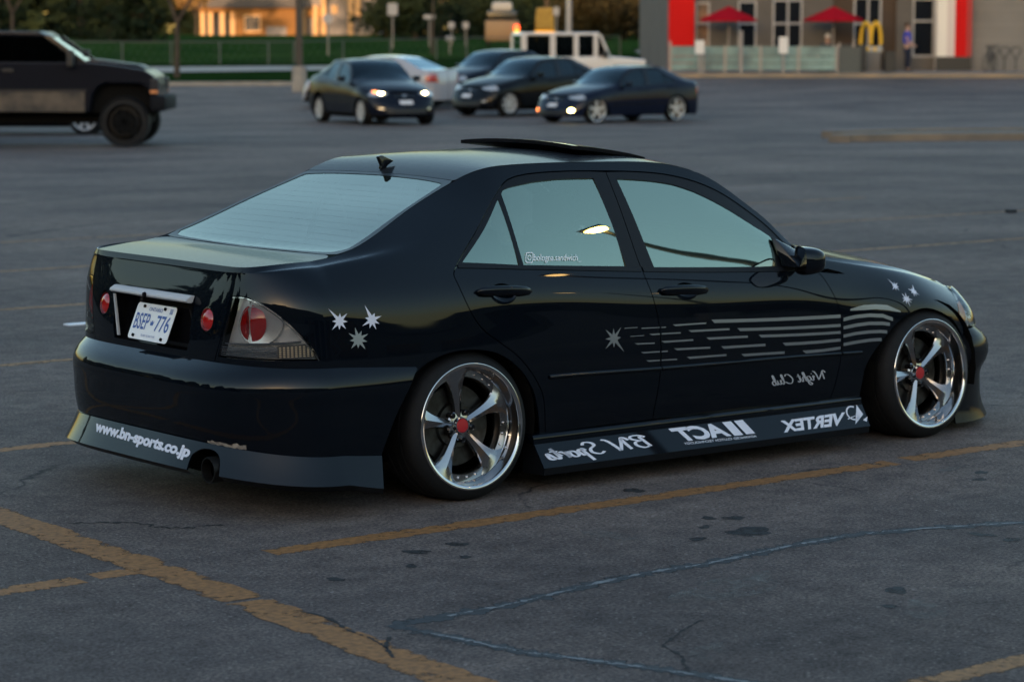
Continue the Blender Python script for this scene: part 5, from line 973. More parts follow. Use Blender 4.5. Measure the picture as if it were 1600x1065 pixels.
def split_x(pl, x, keep):   # clip a polygon at x
    o = []
    for i in range(len(pl)):
        a, b = pl[i], pl[(i + 1) % len(pl)]; ia, ib = (a[0] < x) == keep, (b[0] < x) == keep
        if ia: o.append(a)
        if ia != ib: t = (x - a[0]) / (b[0] - a[0]); o.append((x, a[1] + t * (b[1] - a[1])))
    return o
for pl in H['stripes']:
    xs = [p[0] for p in pl]; cuts = [(1.012, rdrr, fdr, .005), (2.093, fdr, fr, .006)]; segs = [(pl, None)]
    par = rdrr if max(xs) < 1.015 else (fr if min(xs) > 2.05 else fdr); lst = [(pl, par)]
    if min(xs) < 1.005 < max(xs) and max(xs) < 1.6: lst = [(split_x(pl, 1.007, True), rdrr), (split_x(pl, 1.017, False), fdr)]
    for p_, pr2 in lst:
        if len(p_) < 3: continue
        D, F = tri_region(p_, [], .04); on_skin('stripe_decal', SH, D, [tuple(f) for f in F], DECALG, pr2, -1, .0014)
P, F = script_tris('Night Club', .085); P = P * [-1, 1] + [1, 0]
on_skin('script_lettering', SH, quad_map(H['night'], P), F, mat('grey_vinyl', (.42, .42, .44), .5), fdr, -1)
skr = child('side_skirt')
def skirt_q(x0, x1, b0, b1): return [(x0, b0), (x1, b0), (x1, b1), (x0, b1)]
P, F = script_tris('BN Sports', .115, .3); P = P * [-1, 1] + [1, 0]; on_skin('script_lettering', SK, quad_map([(.355, .06), (.93, .10), (.93, .90), (.355, .86)], P), F, DECAL, skr)
P, F = text_tris('ACT', .045, 0, .92); P = P * [-1, 1] + [1, 0]; on_skin('lettering', SK, quad_map([(1.10, .36), (1.385, .34), (1.34, .96), (1.045, .98)], P), F, DECAL, skr)
D = []; F = []
for k in range(2):
    x = 1.39 + k * .07; D += [(x + .01, .33), (x + .062, .32), (x + .018, .96), (x - .034, .96)]; F.append((4 * k, 4 * k + 1, 4 * k + 2, 4 * k + 3))
on_skin('slash_marks', SK, np.array(D), F, DECAL, skr)
P, F = text_tris('ADVANCED CLUTCH TECHNOLOGY', .01); P = P * [-1, 1] + [1, 0]; on_skin('lettering', SK, quad_map([(1.105, .22), (1.525, .15), (1.523, .245), (1.105, .315)], P), F, DECAL, skr)
P, F = text_tris('VERTEX', .04, 0, 1.0); P = P * [-1, 1] + [1, 0]; on_skin('lettering', SK, quad_map([(1.69, .19), (2.053, .19), (2.098, .74), (1.692, .71)], P), F, DECAL, skr)
D = []; F = []
for k in range(24):
    a0 = R(60 + k * 11.5); D += [(2.145 + .042 * math.cos(a0) * r, .66 + .33 * math.sin(a0) * r) for r in (.80, 1.0)]
F = [(2 * k, 2 * k + 1, 2 * k + 3, 2 * k + 2) for k in range(23)]
for tri in ([(2.135, .16), (2.205, .55), (2.185, 1.0)], [(2.19, .30), (2.225, .42), (2.21, .20)], [(2.10, .45), (2.20, .62), (2.10, .40)]): n0 = len(D); D += tri; F.append((n0, n0 + 1, n0 + 2))
on_skin('emblem', SK, np.array(D), F, DECAL, skr)
P, F = text_tris('bologna.sandwich_'); on_skin('lettering', GLS, quad_map(H['insta'], P), F, mat('bright_white_vinyl', (.95, .95, .97), .6), rdrr, -1, -.004)
ib = H['instabox']; x0, x1 = ib[0][0], ib[1][0]; y0, y1 = ib[0][1], ib[2][1]; D = []; F = []; cx, cy = (ib[0][0] + ib[2][0]) / 2, (y0 + y1) / 2; hx, hy = (ib[1][0] - ib[0][0]) / 2, (y1 - y0) / 2
for (sc_, th_, sq) in ((1.0, .16, True), (.5, .14, False)):
    for k in range(24):
        a = 2 * math.pi * k / 24; ca, sa = math.cos(a), math.sin(a)
        if sq: ca = math.copysign(abs(ca) ** .4, ca); sa = math.copysign(abs(sa) ** .4, sa)
        for r in (sc_ - th_, sc_): D.append((cx + hx * ca * r + hy * sa * r * .38, cy + hy * sa * r))
    b0 = len(D) - 48; F += [(b0 + 2 * k, b0 + 2 * k + 1, b0 + (2 * k + 3) % 48, b0 + (2 * k + 2) % 48) for k in range(24)]
on_skin('camera_icon', GLS, np.array(D), F, mat('bright_white_vinyl', (.95, .95, .97), .6), rdrr, -1, -.004)
# ---- upper skin: glass, roof, hood
mir = lambda h: [(x, -w) for x, w in h] + [(x, w) for x, w in h[::-1]]
glh = [(-.498, 0.001), (-.492, .30), (-.482, .53), (-.466, .60), (-.435, .632), (-.40, .632), (-.15, .572), (.075, .522), (.115, .508), (.132, .485), (.150, .30), (.158, .001)]
glh = smooth_line(glh, 3)
rg = panel('rear_window', TS, mir(glh), GLASSR, car, 0, sp=.04, inset=0, fold=0, off=-.002)
trh = [(-.514, 0.001), (-.505, .30), (-.503, .56), (-.50, .60)] + [(-.49, .645), (-.465, .655)] + r8line(-.43, .14, 14, .003) + [(.160, .53), (.172, .30), (.178, .001)]
panel('window_surround', TS, mir(trh), SATIN, rg, 0, [mir(glh)], sp=.04, inset=0, hinset=0.0, fold=.004)
for k in range(12):
    x = -.43 + k * .045; hw = float(np.interp(x, [-.43, .1], [.60, .49])); D = [(x - .00025, y) for y in np.linspace(-hw, hw, 20)] + [(x + .00025, y) for y in np.linspace(-hw, hw, 20)]
    on_skin('heater_line', TS, np.array(D), [(i, i + 1, 21 + i, 20 + i) for i in range(19)], SATIN, rg, 0, -.001)
roofh = [(.180, .001), (.175, .30), (.164, .53)] + r8line(.17, 1.40, 26, .003) + [(1.452, .58), (1.482, .45), (1.50, .25), (1.505, .001)]
sro = [(.925, -.40), (1.325, -.40), (1.34, -.2), (1.345, 0), (1.34, .2), (1.325, .40), (.925, .40), (.915, 0)]
roof = panel('roof', TS, mir(roofh), PAINTT, car, 0, [sro], sp=.035, inset=.0)
slab = Fn(lambda x, y: np.stack([x, y, topz(x, y) + .006 + .036 * np.clip((1.33 - x) / .42, 0, 1)], -1), 1)
sp_ = [(.905, -.40), (1.32, -.40), (1.335, -.2), (1.34, 0), (1.335, .2), (1.32, .40), (.905, .40), (.893, 0)]
panel('sunroof_panel', slab, sp_, GLOSSB, roof, 0, sp=.04, inset=0, fold=.016)
slab2 = Fn(lambda x, y: slab.P(x, y) - np.array([0, 0, .016]), -1); panel('sunroof_underside', slab2, sp_, SATIN, roof, 0, sp=.06, inset=0, fold=0)
fin = [(.186, 1.338), (.206, 1.344), (.270, 1.318), (.238, 1.30), (.222, 1.278), (.200, 1.278), (.204, 1.30)]
ob = MB(); ob.prism([(x, z + (0.006 if z < 1.28 else 0)) for x, z in fin], .030, .050, 'y'); ob.build('antenna_fin', GLOSSB, roof, bevel=.004, smooth=True)
wsh = [(1.525, .001), (1.518, .30), (1.50, .46), (1.478, .565)] + r8line(1.50, 1.86, 12, .028) + [(1.90, .66), (1.985, .45), (2.04, .2), (2.052, .001)]
panel('windshield', TS, mir(wsh), GLASSR, car, 0, sp=.045, inset=0, fold=0, off=-.003)
wth = [(1.507, .001), (1.50, .30), (1.484, .46), (1.456, .582)] + r8line(1.44, 1.885, 14, .004) + [(1.93, .70), (2.02, .55), (2.10, .25), (2.115, .001)]
panel('windshield_surround', TS, mir(wth), SATIN, car, 0, [mir(wsh)], sp=.045, inset=0, hinset=0, fold=.004)
e8f = [tuple(SH.P(np.array(t), np.array(1.25))[:2]) for t in np.linspace(2.96, SH.TF, 30)]
hoodh = [(2.118, .001), (2.105, .25), (2.03, .55), (1.945, .70)] + r8line(1.95, 2.94, 24, .004) + [(x - .003, max(w - .003, .001)) for x, w in e8f]
panel('hood', TS, mir(hoodh), PAINTT, car, 0, sp=.04, inset=0)
# ---- front bumper
FBR = [[(2.85, .80, .035), (3.0, .80, .035)], [(2.85, .785, .13), (3.0, .785, .13)], [(2.85, .785, .20), (3.0, .785, .20)], [(2.85, .79, .27), (3.0, .79, .27)], [(2.85, .815, .32), (3.0, .815, .32)], [(2.85, .82, .41), (3.0, .82, .41)], [(2.85, .80, .455), (3.0, .80, .455)], [(2.85, .79, .478), (3.0, .785, .478)]]
FS = Shell(FBR, [0, .1, .17, .24, .30, .39, .445, .47], 2.86, 2.98, [(2.85, 0)] * 8, [(3.51, .05), (3.45, .14), (3.44, .20), (3.44, .27), (3.47, .32), (3.46, .41), (3.40, .45), (3.34, .48)], 2.855, 3.98, mf=2.5)
FSs = Fn(lambda a, v: FS.P(FS.TF - np.abs(a), v) * np.stack([np.ones_like(a), np.where(a < 0, -1., 1.), np.ones_like(a)], -1), 1)
fa = FS.TF - 2.935
fb = panel('front_bumper', FSs, [(-fa + .0, 0), (fa - .0, 0), (fa + .01, .24), (fa, .47), (-fa, .47), (-fa - .01, .24)], PAINTT, car, 0, sp=.045, inset=0, fold=.01)
panel('grille', SH, [(3.5, .50), (3.95, .50), (3.95, 1.1), (3.56, 1.1)], SATIN, car, -1, sp=.08, off=-.006); panel('grille', SH, [(3.5, .50), (3.95, .50), (3.95, 1.1), (3.56, 1.1)], SATIN, car, 1, sp=.08, off=-.006)
# ---- inner structure that closes the gaps
ins = Fn(lambda a, v: SH.P(a, v) - SH.N(a, v) * .065, -1)
inn = [(-1.60, .30), (-.45, .33), (-.36, .46), (-.05, .52), (.12, .50), (.36, .40), (.45, .12), (2.1, .12), (2.16, .35), (2.35, .50), (2.6, .60), (2.85, .58), (2.98, .45), (3.9, .3), (3.9, 1.22), (1.9, 1.22), (1.86, .775), (1.0, .775), (0, .785), (-.05, .80), (.30, 1.16), (.44, 1.205), (.9, 1.215), (1.3, 1.205), (1.6, 1.20), (1.83, 1.18), (1.86, 1.235), (.2, 1.235), (-1.60, 1.235)]
for side in (-1, 1): panel('inner_shell', ins, inn, DARK, car, side, sp=.08, inset=0, fold=0)
fl = MB(); fl.box(-.88, 3.3, -.52, .52, .13, .20); fl.box(.34, 2.25, -.79, .79, .12, .20); fl.build('floor_pan', DARK, car)
fl = MB(); fl.box(-.86, -.36, -.6, .6, .20, .9); fl.build('boot_box', DARK, car)
hd = panel('headlining', Fn(lambda x, y: np.stack([x, y, topz(x, y) - .045], -1), -1), [(.2, -.5), (.9, -.5), (.9, .5), (.2, .5)], INTER, car, 0, sp=.15, inset=0, fold=0)
# ---- cabin
sb = MB(); sb.box(-.30, .30, -.60, .60, .84, .93, .02); sb.build('parcel_shelf', INTER, car)
for y in (-.36, .36):
    s_ = MB(); s_.box(1.02, 1.50, y - .23, y + .23, .36, .52, .05); s_.add([(p[0] + (-.16 if p[2] > .8 else .0) - (.0), p[1], p[2]) for p in MB().box(.96, 1.10, y - .22, y + .22, .48, 1.0, .05).v], MB().box(.96, 1.10, y - .22, y + .22, .48, 1.0, .05).f); s_.box(.79, .88, y - .11, y + .11, 1.03, 1.18, .035)
    s_.build('seat', INTER, car, smooth=True)
s_ = MB(); s_.box(.25, .70, -.6, .6, .36, .52, .05); s_.box(.10, .28, -.6, .6, .48, .92, .05); s_.build('rear_seat', INTER, car, smooth=True)
s_ = MB(); s_.box(1.72, 2.15, -.70, .70, .55, .84, .06); s_.build('dashboard', INTER, car, smooth=True)
st = MB(); cst = Vector((1.55, .34, .82)); ax_ = Vector((-.92, 0, .39)).normalized(); u_ = Vector((0, 1, 0)); w_ = ax_.cross(u_)
st.tube([cst + (u_ * math.cos(a) + w_ * math.sin(a)) * .185 for a in np.linspace(0, 2 * math.pi, 33)[:-1]], .016, 8, True)
for a in (0, math.pi, 1.5 * math.pi): st.bar(cst, cst + (u_ * math.cos(a) + w_ * math.sin(a)) * .18, .014)
st.bar(cst, cst - ax_ * .25, .035); st.build('steering_wheel', INTER, car, smooth=True)
# ---- wheels
def make_wheel():
    """hub axis along y, outer side at y=0 towards -y (right-hand wheel)"""
    w = bpy.data.objects.new('wheel', None); link(w); w.empty_display_size = .1
    ty = MB(); ty.lathe([(.004, .247), (.0, .256), (.004, .266), (.012, .278), (.022, .288), (.034, .2955), (.050, .2995), (.074, .301), (.076, .296), (.082, .296), (.084, .301), (.122, .3015), (.124, .296), (.132, .296), (.134, .3015), (.172, .301), (.174, .296), (.18, .296), (.182, .301), (.205, .299), (.225, .293), (.245, .275), (.25, .247)], 'y', n=96); ty.f = [f for f in ty.f if len(f) == 4]
    ty.build('tyre', RUBBER, w, smooth=True, sharp=.7)
    rm = MB(); rm.lathe([(.012, .250), (.001, .2556), (-.003, .2545), (-.004, .2515), (-.0015, .2385), (.003, .2362), (.012, .2352), (.045, .2325), (.060, .2300), (.064, .2270)], 'y', n=96); rm.f = [f for f in rm.f if len(f) == 4]
    rm.build('rim_lip', LIPCH, w, smooth=True, sharp=1.2)
    rm = MB(); rm.lathe([(.064, .2270), (.068, .2255), (.068, .197), (.076, .193), (.20, .19)], 'y', n=96); rm.f = [f for f in rm.f if len(f) == 4]
    rm.build('rim_barrel', CHROME, w, smooth=True, sharp=.7)
    def spoke_mesh():
        V = []; F = []; rs = [.028, .055, .085, .115, .14, .16, .178, .194, .208, .220, .2295]; n = 9
        for r in rs:
            hw = float(np.interp(r, [.028, .06, .10, .14, .17, .195, .215, .23], [.016, .0165, .020, .0265, .036, .050, .069, .084])); y = float(np.interp(r, [.028, .06, .15, .21, .23], [.076, .070, .060, .056, .054]))
            for j in range(n):
                q = (-1, -.97, -.86, -.45, 0, .45, .86, .97, 1)[j]; dep = (.034, .016, .011, .0055, 0, .0055, .011, .016, .034)[j]
                bend = math.sqrt(max(r * r - min(q * hw, r * .9) ** 2, 0)) if r > .17 else r
                V.append((q * hw, y + dep, r + (bend - r) * min(1, (r - .17) / .05) if r > .17 else r))
        for i in range(len(rs) - 1):
            for j in range(n - 1): F.append((i * n + j, i * n + j + 1, (i + 1) * n + j + 1, (i + 1) * n + j))
        return V, F
    V, F = spoke_mesh(); sm = None
    for k in range(5):
        a = 2 * math.pi * k / 5 + R(-14); ca, sa = math.cos(a), math.sin(a)
        b = MB(); b.add([(x * ca + z * sa, y, -x * sa + z * ca) for x, y, z in V], F); b.build('spoke', CHROME, w, smooth=True, sharp=.5)
    hb = MB(); hb.lathe([(.11, .060), (.088, .060), (.082, .052), (.080, .036), (.072, .033)], 'y', n=40); hb.build('hub', CHROME, w, smooth=True, sharp=.5)
    hb = MB(); hb.lathe([(.075, .030), (.066, .029), (.062, .026), (.061, .0)], 'y', n=32); hb.build('centre_cap', REDP, w, smooth=True, sharp=.7)
    hb = MB(); hb.lathe([(.074, .0335), (.064, .0325), (.064, .0295), (.072, .029)], 'y', n=32); hb.build('cap_ring', LIPCH, w, smooth=True)
    for k in range(5):
        a = 2 * math.pi * k / 5 + R(22); c = (.057 * math.sin(a), .057 * math.cos(a)); hb = MB(); hb.lathe([(.11, .013), (.072, .012), (.069, .008), (.069, 0)], 'y', (c[0], 0, c[1]), 12); hb.build('lug_nut', GLOSSB, w, smooth=True)
    for k in range(30):
        a = 2 * math.pi * k / 30; q = ((k / 6.0) % 1.0)
        dphi = min(abs((math.degrees(a) - (-14 + 72 * j) + 180) % 360 - 180) for j in range(5))
        if dphi < 17: continue
        hb = MB(); hb.lathe([(.071, .0055), (.064, .005), (.062, .003), (.062, 0)], 'y', (.2085 * math.sin(a), 0, .2085 * math.cos(a)), 8); hb.build('rim_bolt', LIPCH, w, smooth=True)
    hb = MB(); hb.lathe([(.135, .165), (.12, .165), (.118, .162), (.118, .095), (.105, .09), (.105, 0.0)], 'y', n=48); hb.build('brake_disc', STEEL, w, smooth=True, sharp=.5)
    hb = MB(); hb.lathe([(.20, .19), (.20, 0.0)], 'y', n=32); hb.build('backing_plate', DARK, w)
    return w
w0 = make_wheel()
def flat_tyre(w, zmin=.0):   # let the tyre settle on the ground
    t = [c for c in w.children if c.name.startswith('tyre')][0]; t.data = t.data.copy(); bpy.context.view_layer.update(); M = t.matrix_world; I = M.inverted()
    for v in t.data.vertices:
        p = M @ v.co
        if p.z < zmin: p.z = zmin; v.co = I @ p
for i, (x, side, camb, st_, spin) in enumerate(((0, -1, .062, 0, 8), (2.67, -1, .055, .030, -6), (0, 1, .062, 0, 30), (2.67, 1, .055, .03, 50))):
    w = w0 if i == 0 else copy_tree(w0, car)
    if i == 0: w.parent = car
    B = Matrix.Rotation(math.pi, 4, 'Z') if side == 1 else Matrix.Identity(4)
    w.matrix_local = Matrix.Translation((x, side * .8755, .3015)) @ Matrix.Rotation(st_, 4, 'Z') @ Matrix.Rotation(-side * -camb if side == 1 else -camb, 4, 'X') @ B @ Matrix.Rotation(R(spin), 4, 'Y')
    flat_tyre(w, .001)

# ================================================================== the other cars on the lot
HEADON = mat('headlight_on', (1, .85, .5), .3, emit=(1, .78, .36), es=9.0); FOGON = mat('fog_lamp_on', (1, .85, .4), .3, emit=(1, .82, .25), es=10.0); AMBON = mat('indicator_on', (1, .3, .1), .3, emit=(1, .25, .06), es=1.6)
CARGL = glassy('car_glass', (.25, .3, .33), .25, .035, body=(.75, .92, 1.0)); LAMPC = mat('clear_lamp', (.5, .5, .5), .15, .6); TAILR = mat('tail_red', (.35, .02, .02), .2, coat=1)
ALLOY = mat('alloy_silver', (.50, .50, .51), .4, .35); PLT = mat('far_plate', (.62, .62, .64), .5)
def car_wheel(par, x, y, z, r, face=1, m=ALLOY, spokes=7, rim=.72, wd=.2):
    w = bpy.data.objects.new('wheel', None); link(w, par); w.location = (x, y, z); f = face
    t = MB(); t.lathe([(0, r * .7), (-.01 * f, r * .9), (.02 * -f * -1, r * .97), (.05 * -f, r), (-(wd - .03) * f, r), (-wd * f, r * .93), (-wd * f, r * .6)], 'y', n=32); t.f = [q for q in t.f if len(q) == 4]; t.build('tyre', RUBBER, w, smooth=True)
    t = MB(); t.lathe([(.006 * f, r * rim), (.0, r * (rim - .05)), (-.05 * f, r * (rim - .09)), (-wd * f, r * (rim - .1))], 'y', n=32); t.f = [q for q in t.f if len(q) == 4]; t.build('rim', m, w, smooth=True)
    for k in range(spokes):
        a = 2 * math.pi * k / spokes; c, s = math.cos(a), math.sin(a); b = MB(); hw = r * .10
        b.add([(-hw * .8 * s * -1 + .0, -.012 * f, -hw * .8 * c * -1), (0, 0, 0)], []) if False else None
        P = [(-hw * .7, .03 * r), (hw * .7, .03 * r), (hw * 1.1, (rim - .05) * r), (-hw * 1.1, (rim - .05) * r)]
        b.add([(p * c + q * s, -.008 * f, -p * s + q * c) for p, q in P] + [(p * c + q * s, -.035 * f, -p * s + q * c) for p, q in P], [(0, 1, 2, 3), (7, 6, 5, 4), (0, 4, 5, 1), (1, 5, 6, 2), (2, 6, 7, 3), (3, 7, 4, 0)]); b.build('spoke', m, w)
    t = MB(); t.lathe([(-.09 * f, r * .6), (-.09 * f, 0)], 'y', n=20); t.build('brake', BLACKM, w); return w
BGARCH_R = [(-.40, .06), (-.36, .20), (-.28, .33), (-.16, .41), (0, .44), (.16, .41), (.28, .33), (.36, .20), (.40, .06)]
def sedan(name, pos, head, label, paint, sx=1.0, sy=1.0, sz=1.0, dz=.07, wr=.31, wm=ALLOY, lights='off', group='cars parked across the lot', low=False, plate=True, spokes=7, rim=.72, detail=True):
    """pos = lot (u, v) of the middle of the car, head = lot direction it points to"""
    hv = Vector(head).normalized(); wd = (RTH.x * hv.x + FWH.x * hv.y, RTH.y * hv.x + FWH.y * hv.y); rz = math.atan2(wd[1], wd[0])
    x, y, z = LF(*pos); o = empty(name, (x, y, z), rz, label, 'car', group); cx = 1.27
    tf = lambda P: np.stack([(P[..., 0] - cx) * sx, P[..., 1] * sy, np.where(P[..., 2] > .3, P[..., 2] * sz + dz, P[..., 2] * sz + dz)], -1)
    S = Fn(lambda a, v: tf(SH.P(a, v)), -1); T = Fn(lambda a, b: tf(TS.P(a, b)), 1)
    al = lambda c: [(c + (p[0]) * 1.0, p[1] + (.05 if not low else .06)) for p in BGARCH_R]
    body = [(-1.6, .04)] + [(-.45, .04)] + al(0) + [(.45, .04), (2.2, .04)] + al(2.67)[0:] + [(3.12, .04), (3.93, .04), (3.93, 1.25)] + [(q, 1.25) for q in np.linspace(3.5, -1.3, 30)] + [(-1.6, 1.25)]
    for sd in (-1, 1):
        bd = panel('body_side', S, body, paint, o, sd, [H['qglass'], H['rglass'], H['fglass']], sp=.10, inset=0, fold=.02)
        for g_ in ('qglass', 'rglass', 'fglass'): panel('side_window', S, H[g_], CARGL, o, sd, sp=.12, inset=-.003, off=-.012, fold=0)
        panel('window_seal', S, [p for p in smooth_line(H['dlo'], 2)] + [(1.89, .79), (.9, .772), (-.01, .775)], GLOSSB, o, sd, [H['qglass'], H['rglass'], H['fglass']], sp=.12, inset=0, off=.003, fold=0, hinset=.002)
        for line in (H['rdoor_rear'], H['bgap'][3:], H['fgap'][2:]):
            L = np.array(smooth_line(line, 3)); D = np.concatenate([L - [.003, 0], L + [.003, 0]]); n_ = len(L); on_skin('shut_line', S, D, [(i, i + 1, n_ + i + 1, n_ + i) for i in range(n_ - 1)], DARK, o, sd, .002)
        hl = panel('headlight', S, [(3.0, .62), (3.02, .84), (3.15, 1.0), (3.36, 1.02), (3.5, .9), (3.45, .72), (3.2, .60)], LAMPC, o, sd, sp=.08, inset=0, off=.006, fold=.01)
        if lights == 'head':
            panel('lamp', S, ell(3.30, .80, .075, .075, 14), HEADON, hl, sd, sp=.05, inset=0, off=.012, fold=0)
            if sd == -1: panel('indicator', S, ell(3.12, .82, .06, .06, 12), AMBON, hl, sd, sp=.05, inset=0, off=.012, fold=0)
        if lights == 'fog':
            fg_ = panel('fog_lamp', S, ell(3.36, .22, .07, .05, 14), FOGON if sd == 1 else AMBON, o, sd, sp=.05, inset=0, off=.012, fold=0)
        else: panel('fog_lamp', S, ell(3.36, .20, .07, .03, 14), LAMPC, o, sd, sp=.05, inset=0, off=.008, fold=0)
        panel('tail_light', S, [(-.72, .52), (-.70, .66), (-.9, .74), (-1.06, .74), (-1.12, .52)], TAILR, o, sd, sp=.1, inset=0, off=.006, fold=.01)
        b = MB(); b.box((1.66 - cx) * sx, (1.80 - cx) * sx, min(sd * .86, sd * 1.02) * sy, max(sd * .86, sd * 1.02) * sy, .86 * sz + dz, .98 * sz + dz, .035); b.build('door_mirror', paint, o, smooth=True)
        for hh in (H['handle_r'], H['handle_f']):
            q = S.P(np.array([hh[0][0], hh[1][0]]), np.array([hh[0][1], hh[1][1]])) * [1, sd, 1]; b = MB(); b.bar(q[0] + [0, sd * .015, 0], q[1] + [0, sd * .015, 0], .014, 6); b.build('door_handle', paint, o)
        panel('rub_strip', S, [(.42, .30), (2.2, .30), (2.2, .325), (.42, .325)], GLOSSB, o, sd, sp=.2, inset=0, off=.006, fold=.006)
    md = lambda h: [(x_, -w_) for x_, w_ in h] + [(x_, w_) for x_, w_ in h[::-1]]
    panel('trunk_lid', T, deck, paint, o, 0, sp=.14, inset=0, fold=.01); panel('rear_window', T, mir(trh), CARGL, o, 0, sp=.12, inset=0, fold=0); panel('roof', T, mir([(.180, .001), (.175, .30), (.164, .53)] + r8line(.17, 1.40, 14, .001) + [(1.452, .58), (1.482, .45), (1.50, .25), (1.505, .001)]), paint, o, 0, sp=.12, inset=0, fold=.01)
    panel('windshield', T, mir(wth), CARGL, o, 0, sp=.12, inset=0, fold=0); panel('hood', T, mir(hoodh), paint, o, 0, sp=.12, inset=0, fold=.01)
    SG = Fn(lambda a, v: tf(SH.P(SH.TF - np.abs(a), v) * np.stack([np.ones_like(a), np.where(a < 0, -1., 1.), np.ones_like(a)], -1)), 1)
    gr = panel('grille', SG, [(-.26, .60), (.26, .60), (.34, .86), (-.34, .86)], GLOSSB, o, 0, sp=.1, inset=0, off=.008, fold=.01); panel('badge', SG, [(-.06, .70), (.06, .70), (.06, .78), (-.06, .78)], LAMPC, gr, 0, sp=.1, inset=0, off=.015, fold=.004)
    panel('lower_intake', SG, [(-.5, .08), (.5, .08), (.45, .20), (-.45, .20)], BLACKM, o, 0, sp=.1, inset=0, off=.006, fold=.006)
    if plate: panel('licence_plate', SG, [(-.16, .34), (.16, .34), (.16, .48), (-.16, .48)], PLT, o, 0, sp=.1, inset=0, off=.02, fold=.008)
    b = MB(); b.box(-2.1 * sx, 1.9 * sx, -.70 * sy, .70 * sy, .16, .30); b.box(-2.0 * sx, -1.6 * sx, -.6, .6, .3, .85 * sz); b.box(.75 * sx, 1.8 * sx, -.6, .6, .3, .70 * sz); b.build('underbody', DARK, o)
    b = MB()
    for yy in (-.36, .36): b.box((.85 - cx) * sx, (1.0 - cx) * sx, yy - .2, yy + .2, .5, 1.05 * sz, .04); b.box((.80 - cx) * sx, (.9 - cx) * sx, yy - .1, yy + .1, 1.08 * sz, 1.22 * sz, .03)
    b.box((1.75 - cx) * sx, (2.1 - cx) * sx, -.65, .65, .55, .86 * sz, .04); b.build('cabin', INTER, o, smooth=True)
    for ax in (0, 2.67):
        for sd in (-1, 1): car_wheel(o, (ax - cx) * sx, sd * .84 * sy, wr, wr, sd, wm, spokes, rim)
    return o
NAVYP = mat('dark_navy_paint', (.004, .006, .013), .4, coat=.42, coat_rough=.05, spec=.03); BLKP = mat('black_car_paint', (.003, .004, .006), .4, coat=.40, coat_rough=.05, spec=.03); BLUP = mat('midnight_blue_paint', (.004, .007, .020), .4, coat=.42, coat_rough=.05, spec=.03); WHTP = mat('silver_white_paint', (.36, .36, .39), .4, coat=1.0, spec=.05)
sedan('parked_car', (-3.28, 59.3), (.43, -.90), 'dark sedan with both headlights lit, left of the white off-roader', NAVYP, .98, 1.0, 1.06, .07, .32, lights='head', group='cars waiting on the lot')
sedan('parked_car', (2.48, 60.7), (-.76, -.65), 'low midnight blue sedan with lit yellow fog lamp, rightmost of the dark cars', BLUP, .97, .98, .99, .0, .31, mat('bright_alloy', (.75, .74, .74), .25, .4), lights='fog', group='cars waiting on the lot', low=True, plate=True, spokes=5, rim=.86)
sedan('parked_car', (.42, 65.6), (-.74, -.67), 'black sedan parked between the midnight blue sedan and the hindmost dark car', BLKP, 1.02, 1.02, 1.06, .07, .33, group='cars waiting on the lot')
sedan('parked_car', (-.55, 72.5), (-.72, -.69), 'dark car half hidden behind the black sedan and the white off-roader', NAVYP, 1.0, 1.0, 1.08, .07, .32, group='cars waiting on the lot')
sedan('parked_car', (-3.72, 69.8), (-.88, .47), 'silver white coupe seen behind the sedan with lit headlights', WHTP, 1.02, 1.02, 1.02, .06, .33, group='cars waiting on the lot')
sedan('parked_car', (-10.1, 52), (1, .05), 'dark car seen only under and behind the black pickup', BLKP, 1.0, 1.0, .98, .05, .33, group='cars waiting on the lot')
tag_ = [o for o in bpy.data.objects if o.get('label', '').startswith('silver white')]
# ---- white off-roader, boxy, front to the right
hv = Vector((.97, .22)); wdv = (RTH.x * hv.x + FWH.x * hv.y, RTH.y * hv.x + FWH.y * hv.y); WHT = mat('warm_white_paint', (.62, .56, .52), .35, coat=.6)
x, y, z = LF(2.1, 80.0); jp = empty('off_road_wagon', (x, y, z), math.atan2(wdv[1], wdv[0]), 'boxy white four-window off-roader behind the dark sedans', 'car')
b = MB(); b.prism([(-2.05, .55), (1.95, .55), (1.98, 1.02), (.85, 1.12), (-2.05, 1.10)], -.80, .80, 'y'); b.build('body', WHT, jp, bevel=.05, smooth=True)
ZB, ZT = 1.10, 1.78
b = MB(); b.prism([(-2.03, ZT - .02), (.52, ZT - .02), (.45, ZT + .08), (-1.98, ZT + .08)], -.76, .76, 'y'); b.build('roof', WHT, jp, bevel=.04, smooth=True)
for sd in (-1, 1):
    for xa, xb in ((-2.04, -1.86), (-1.12, -.94), (-.36, -.20), (.28, .42)): b = MB(); b.box(xa, xb, min(sd * .70, sd * .77), max(sd * .70, sd * .77), ZB - .05, ZT, .01); b.build('pillar', WHT, jp)
    for xa, xb in ((-1.86, -1.12), (-.94, -.36), (-.20, .28), (.42, .80)):
        b = MB(); b.add([(xa, sd * .73, ZB), (xb, sd * .73, ZB), (min(xb, .52), sd * .72, ZT), (xa, sd * .72, ZT)], [(0, 1, 2, 3)]); b.build('side_window', CARGL, jp)
    b = MB(); b.bar((.80, sd * .74, ZB), (.50, sd * .72, ZT), .045, 8); b.build('windshield_pillar', WHT, jp); b = MB(); b.box(.55, .70, min(sd * .82, sd * 1.0), max(sd * .82, sd * 1.0), 1.08, 1.28, .03); b.build('door_mirror', BLACKM, jp)
    for xw in (-1.35, 1.45): b = MB(); b.box(xw - .55, xw + .55, min(sd * .78, sd * .92), max(sd * .78, sd * .92), .78, .86, .02); b.build('wheel_flare', BLACKM, jp); car_wheel(jp, xw, sd * .86, .40, .40, sd, ALLOY, 5)
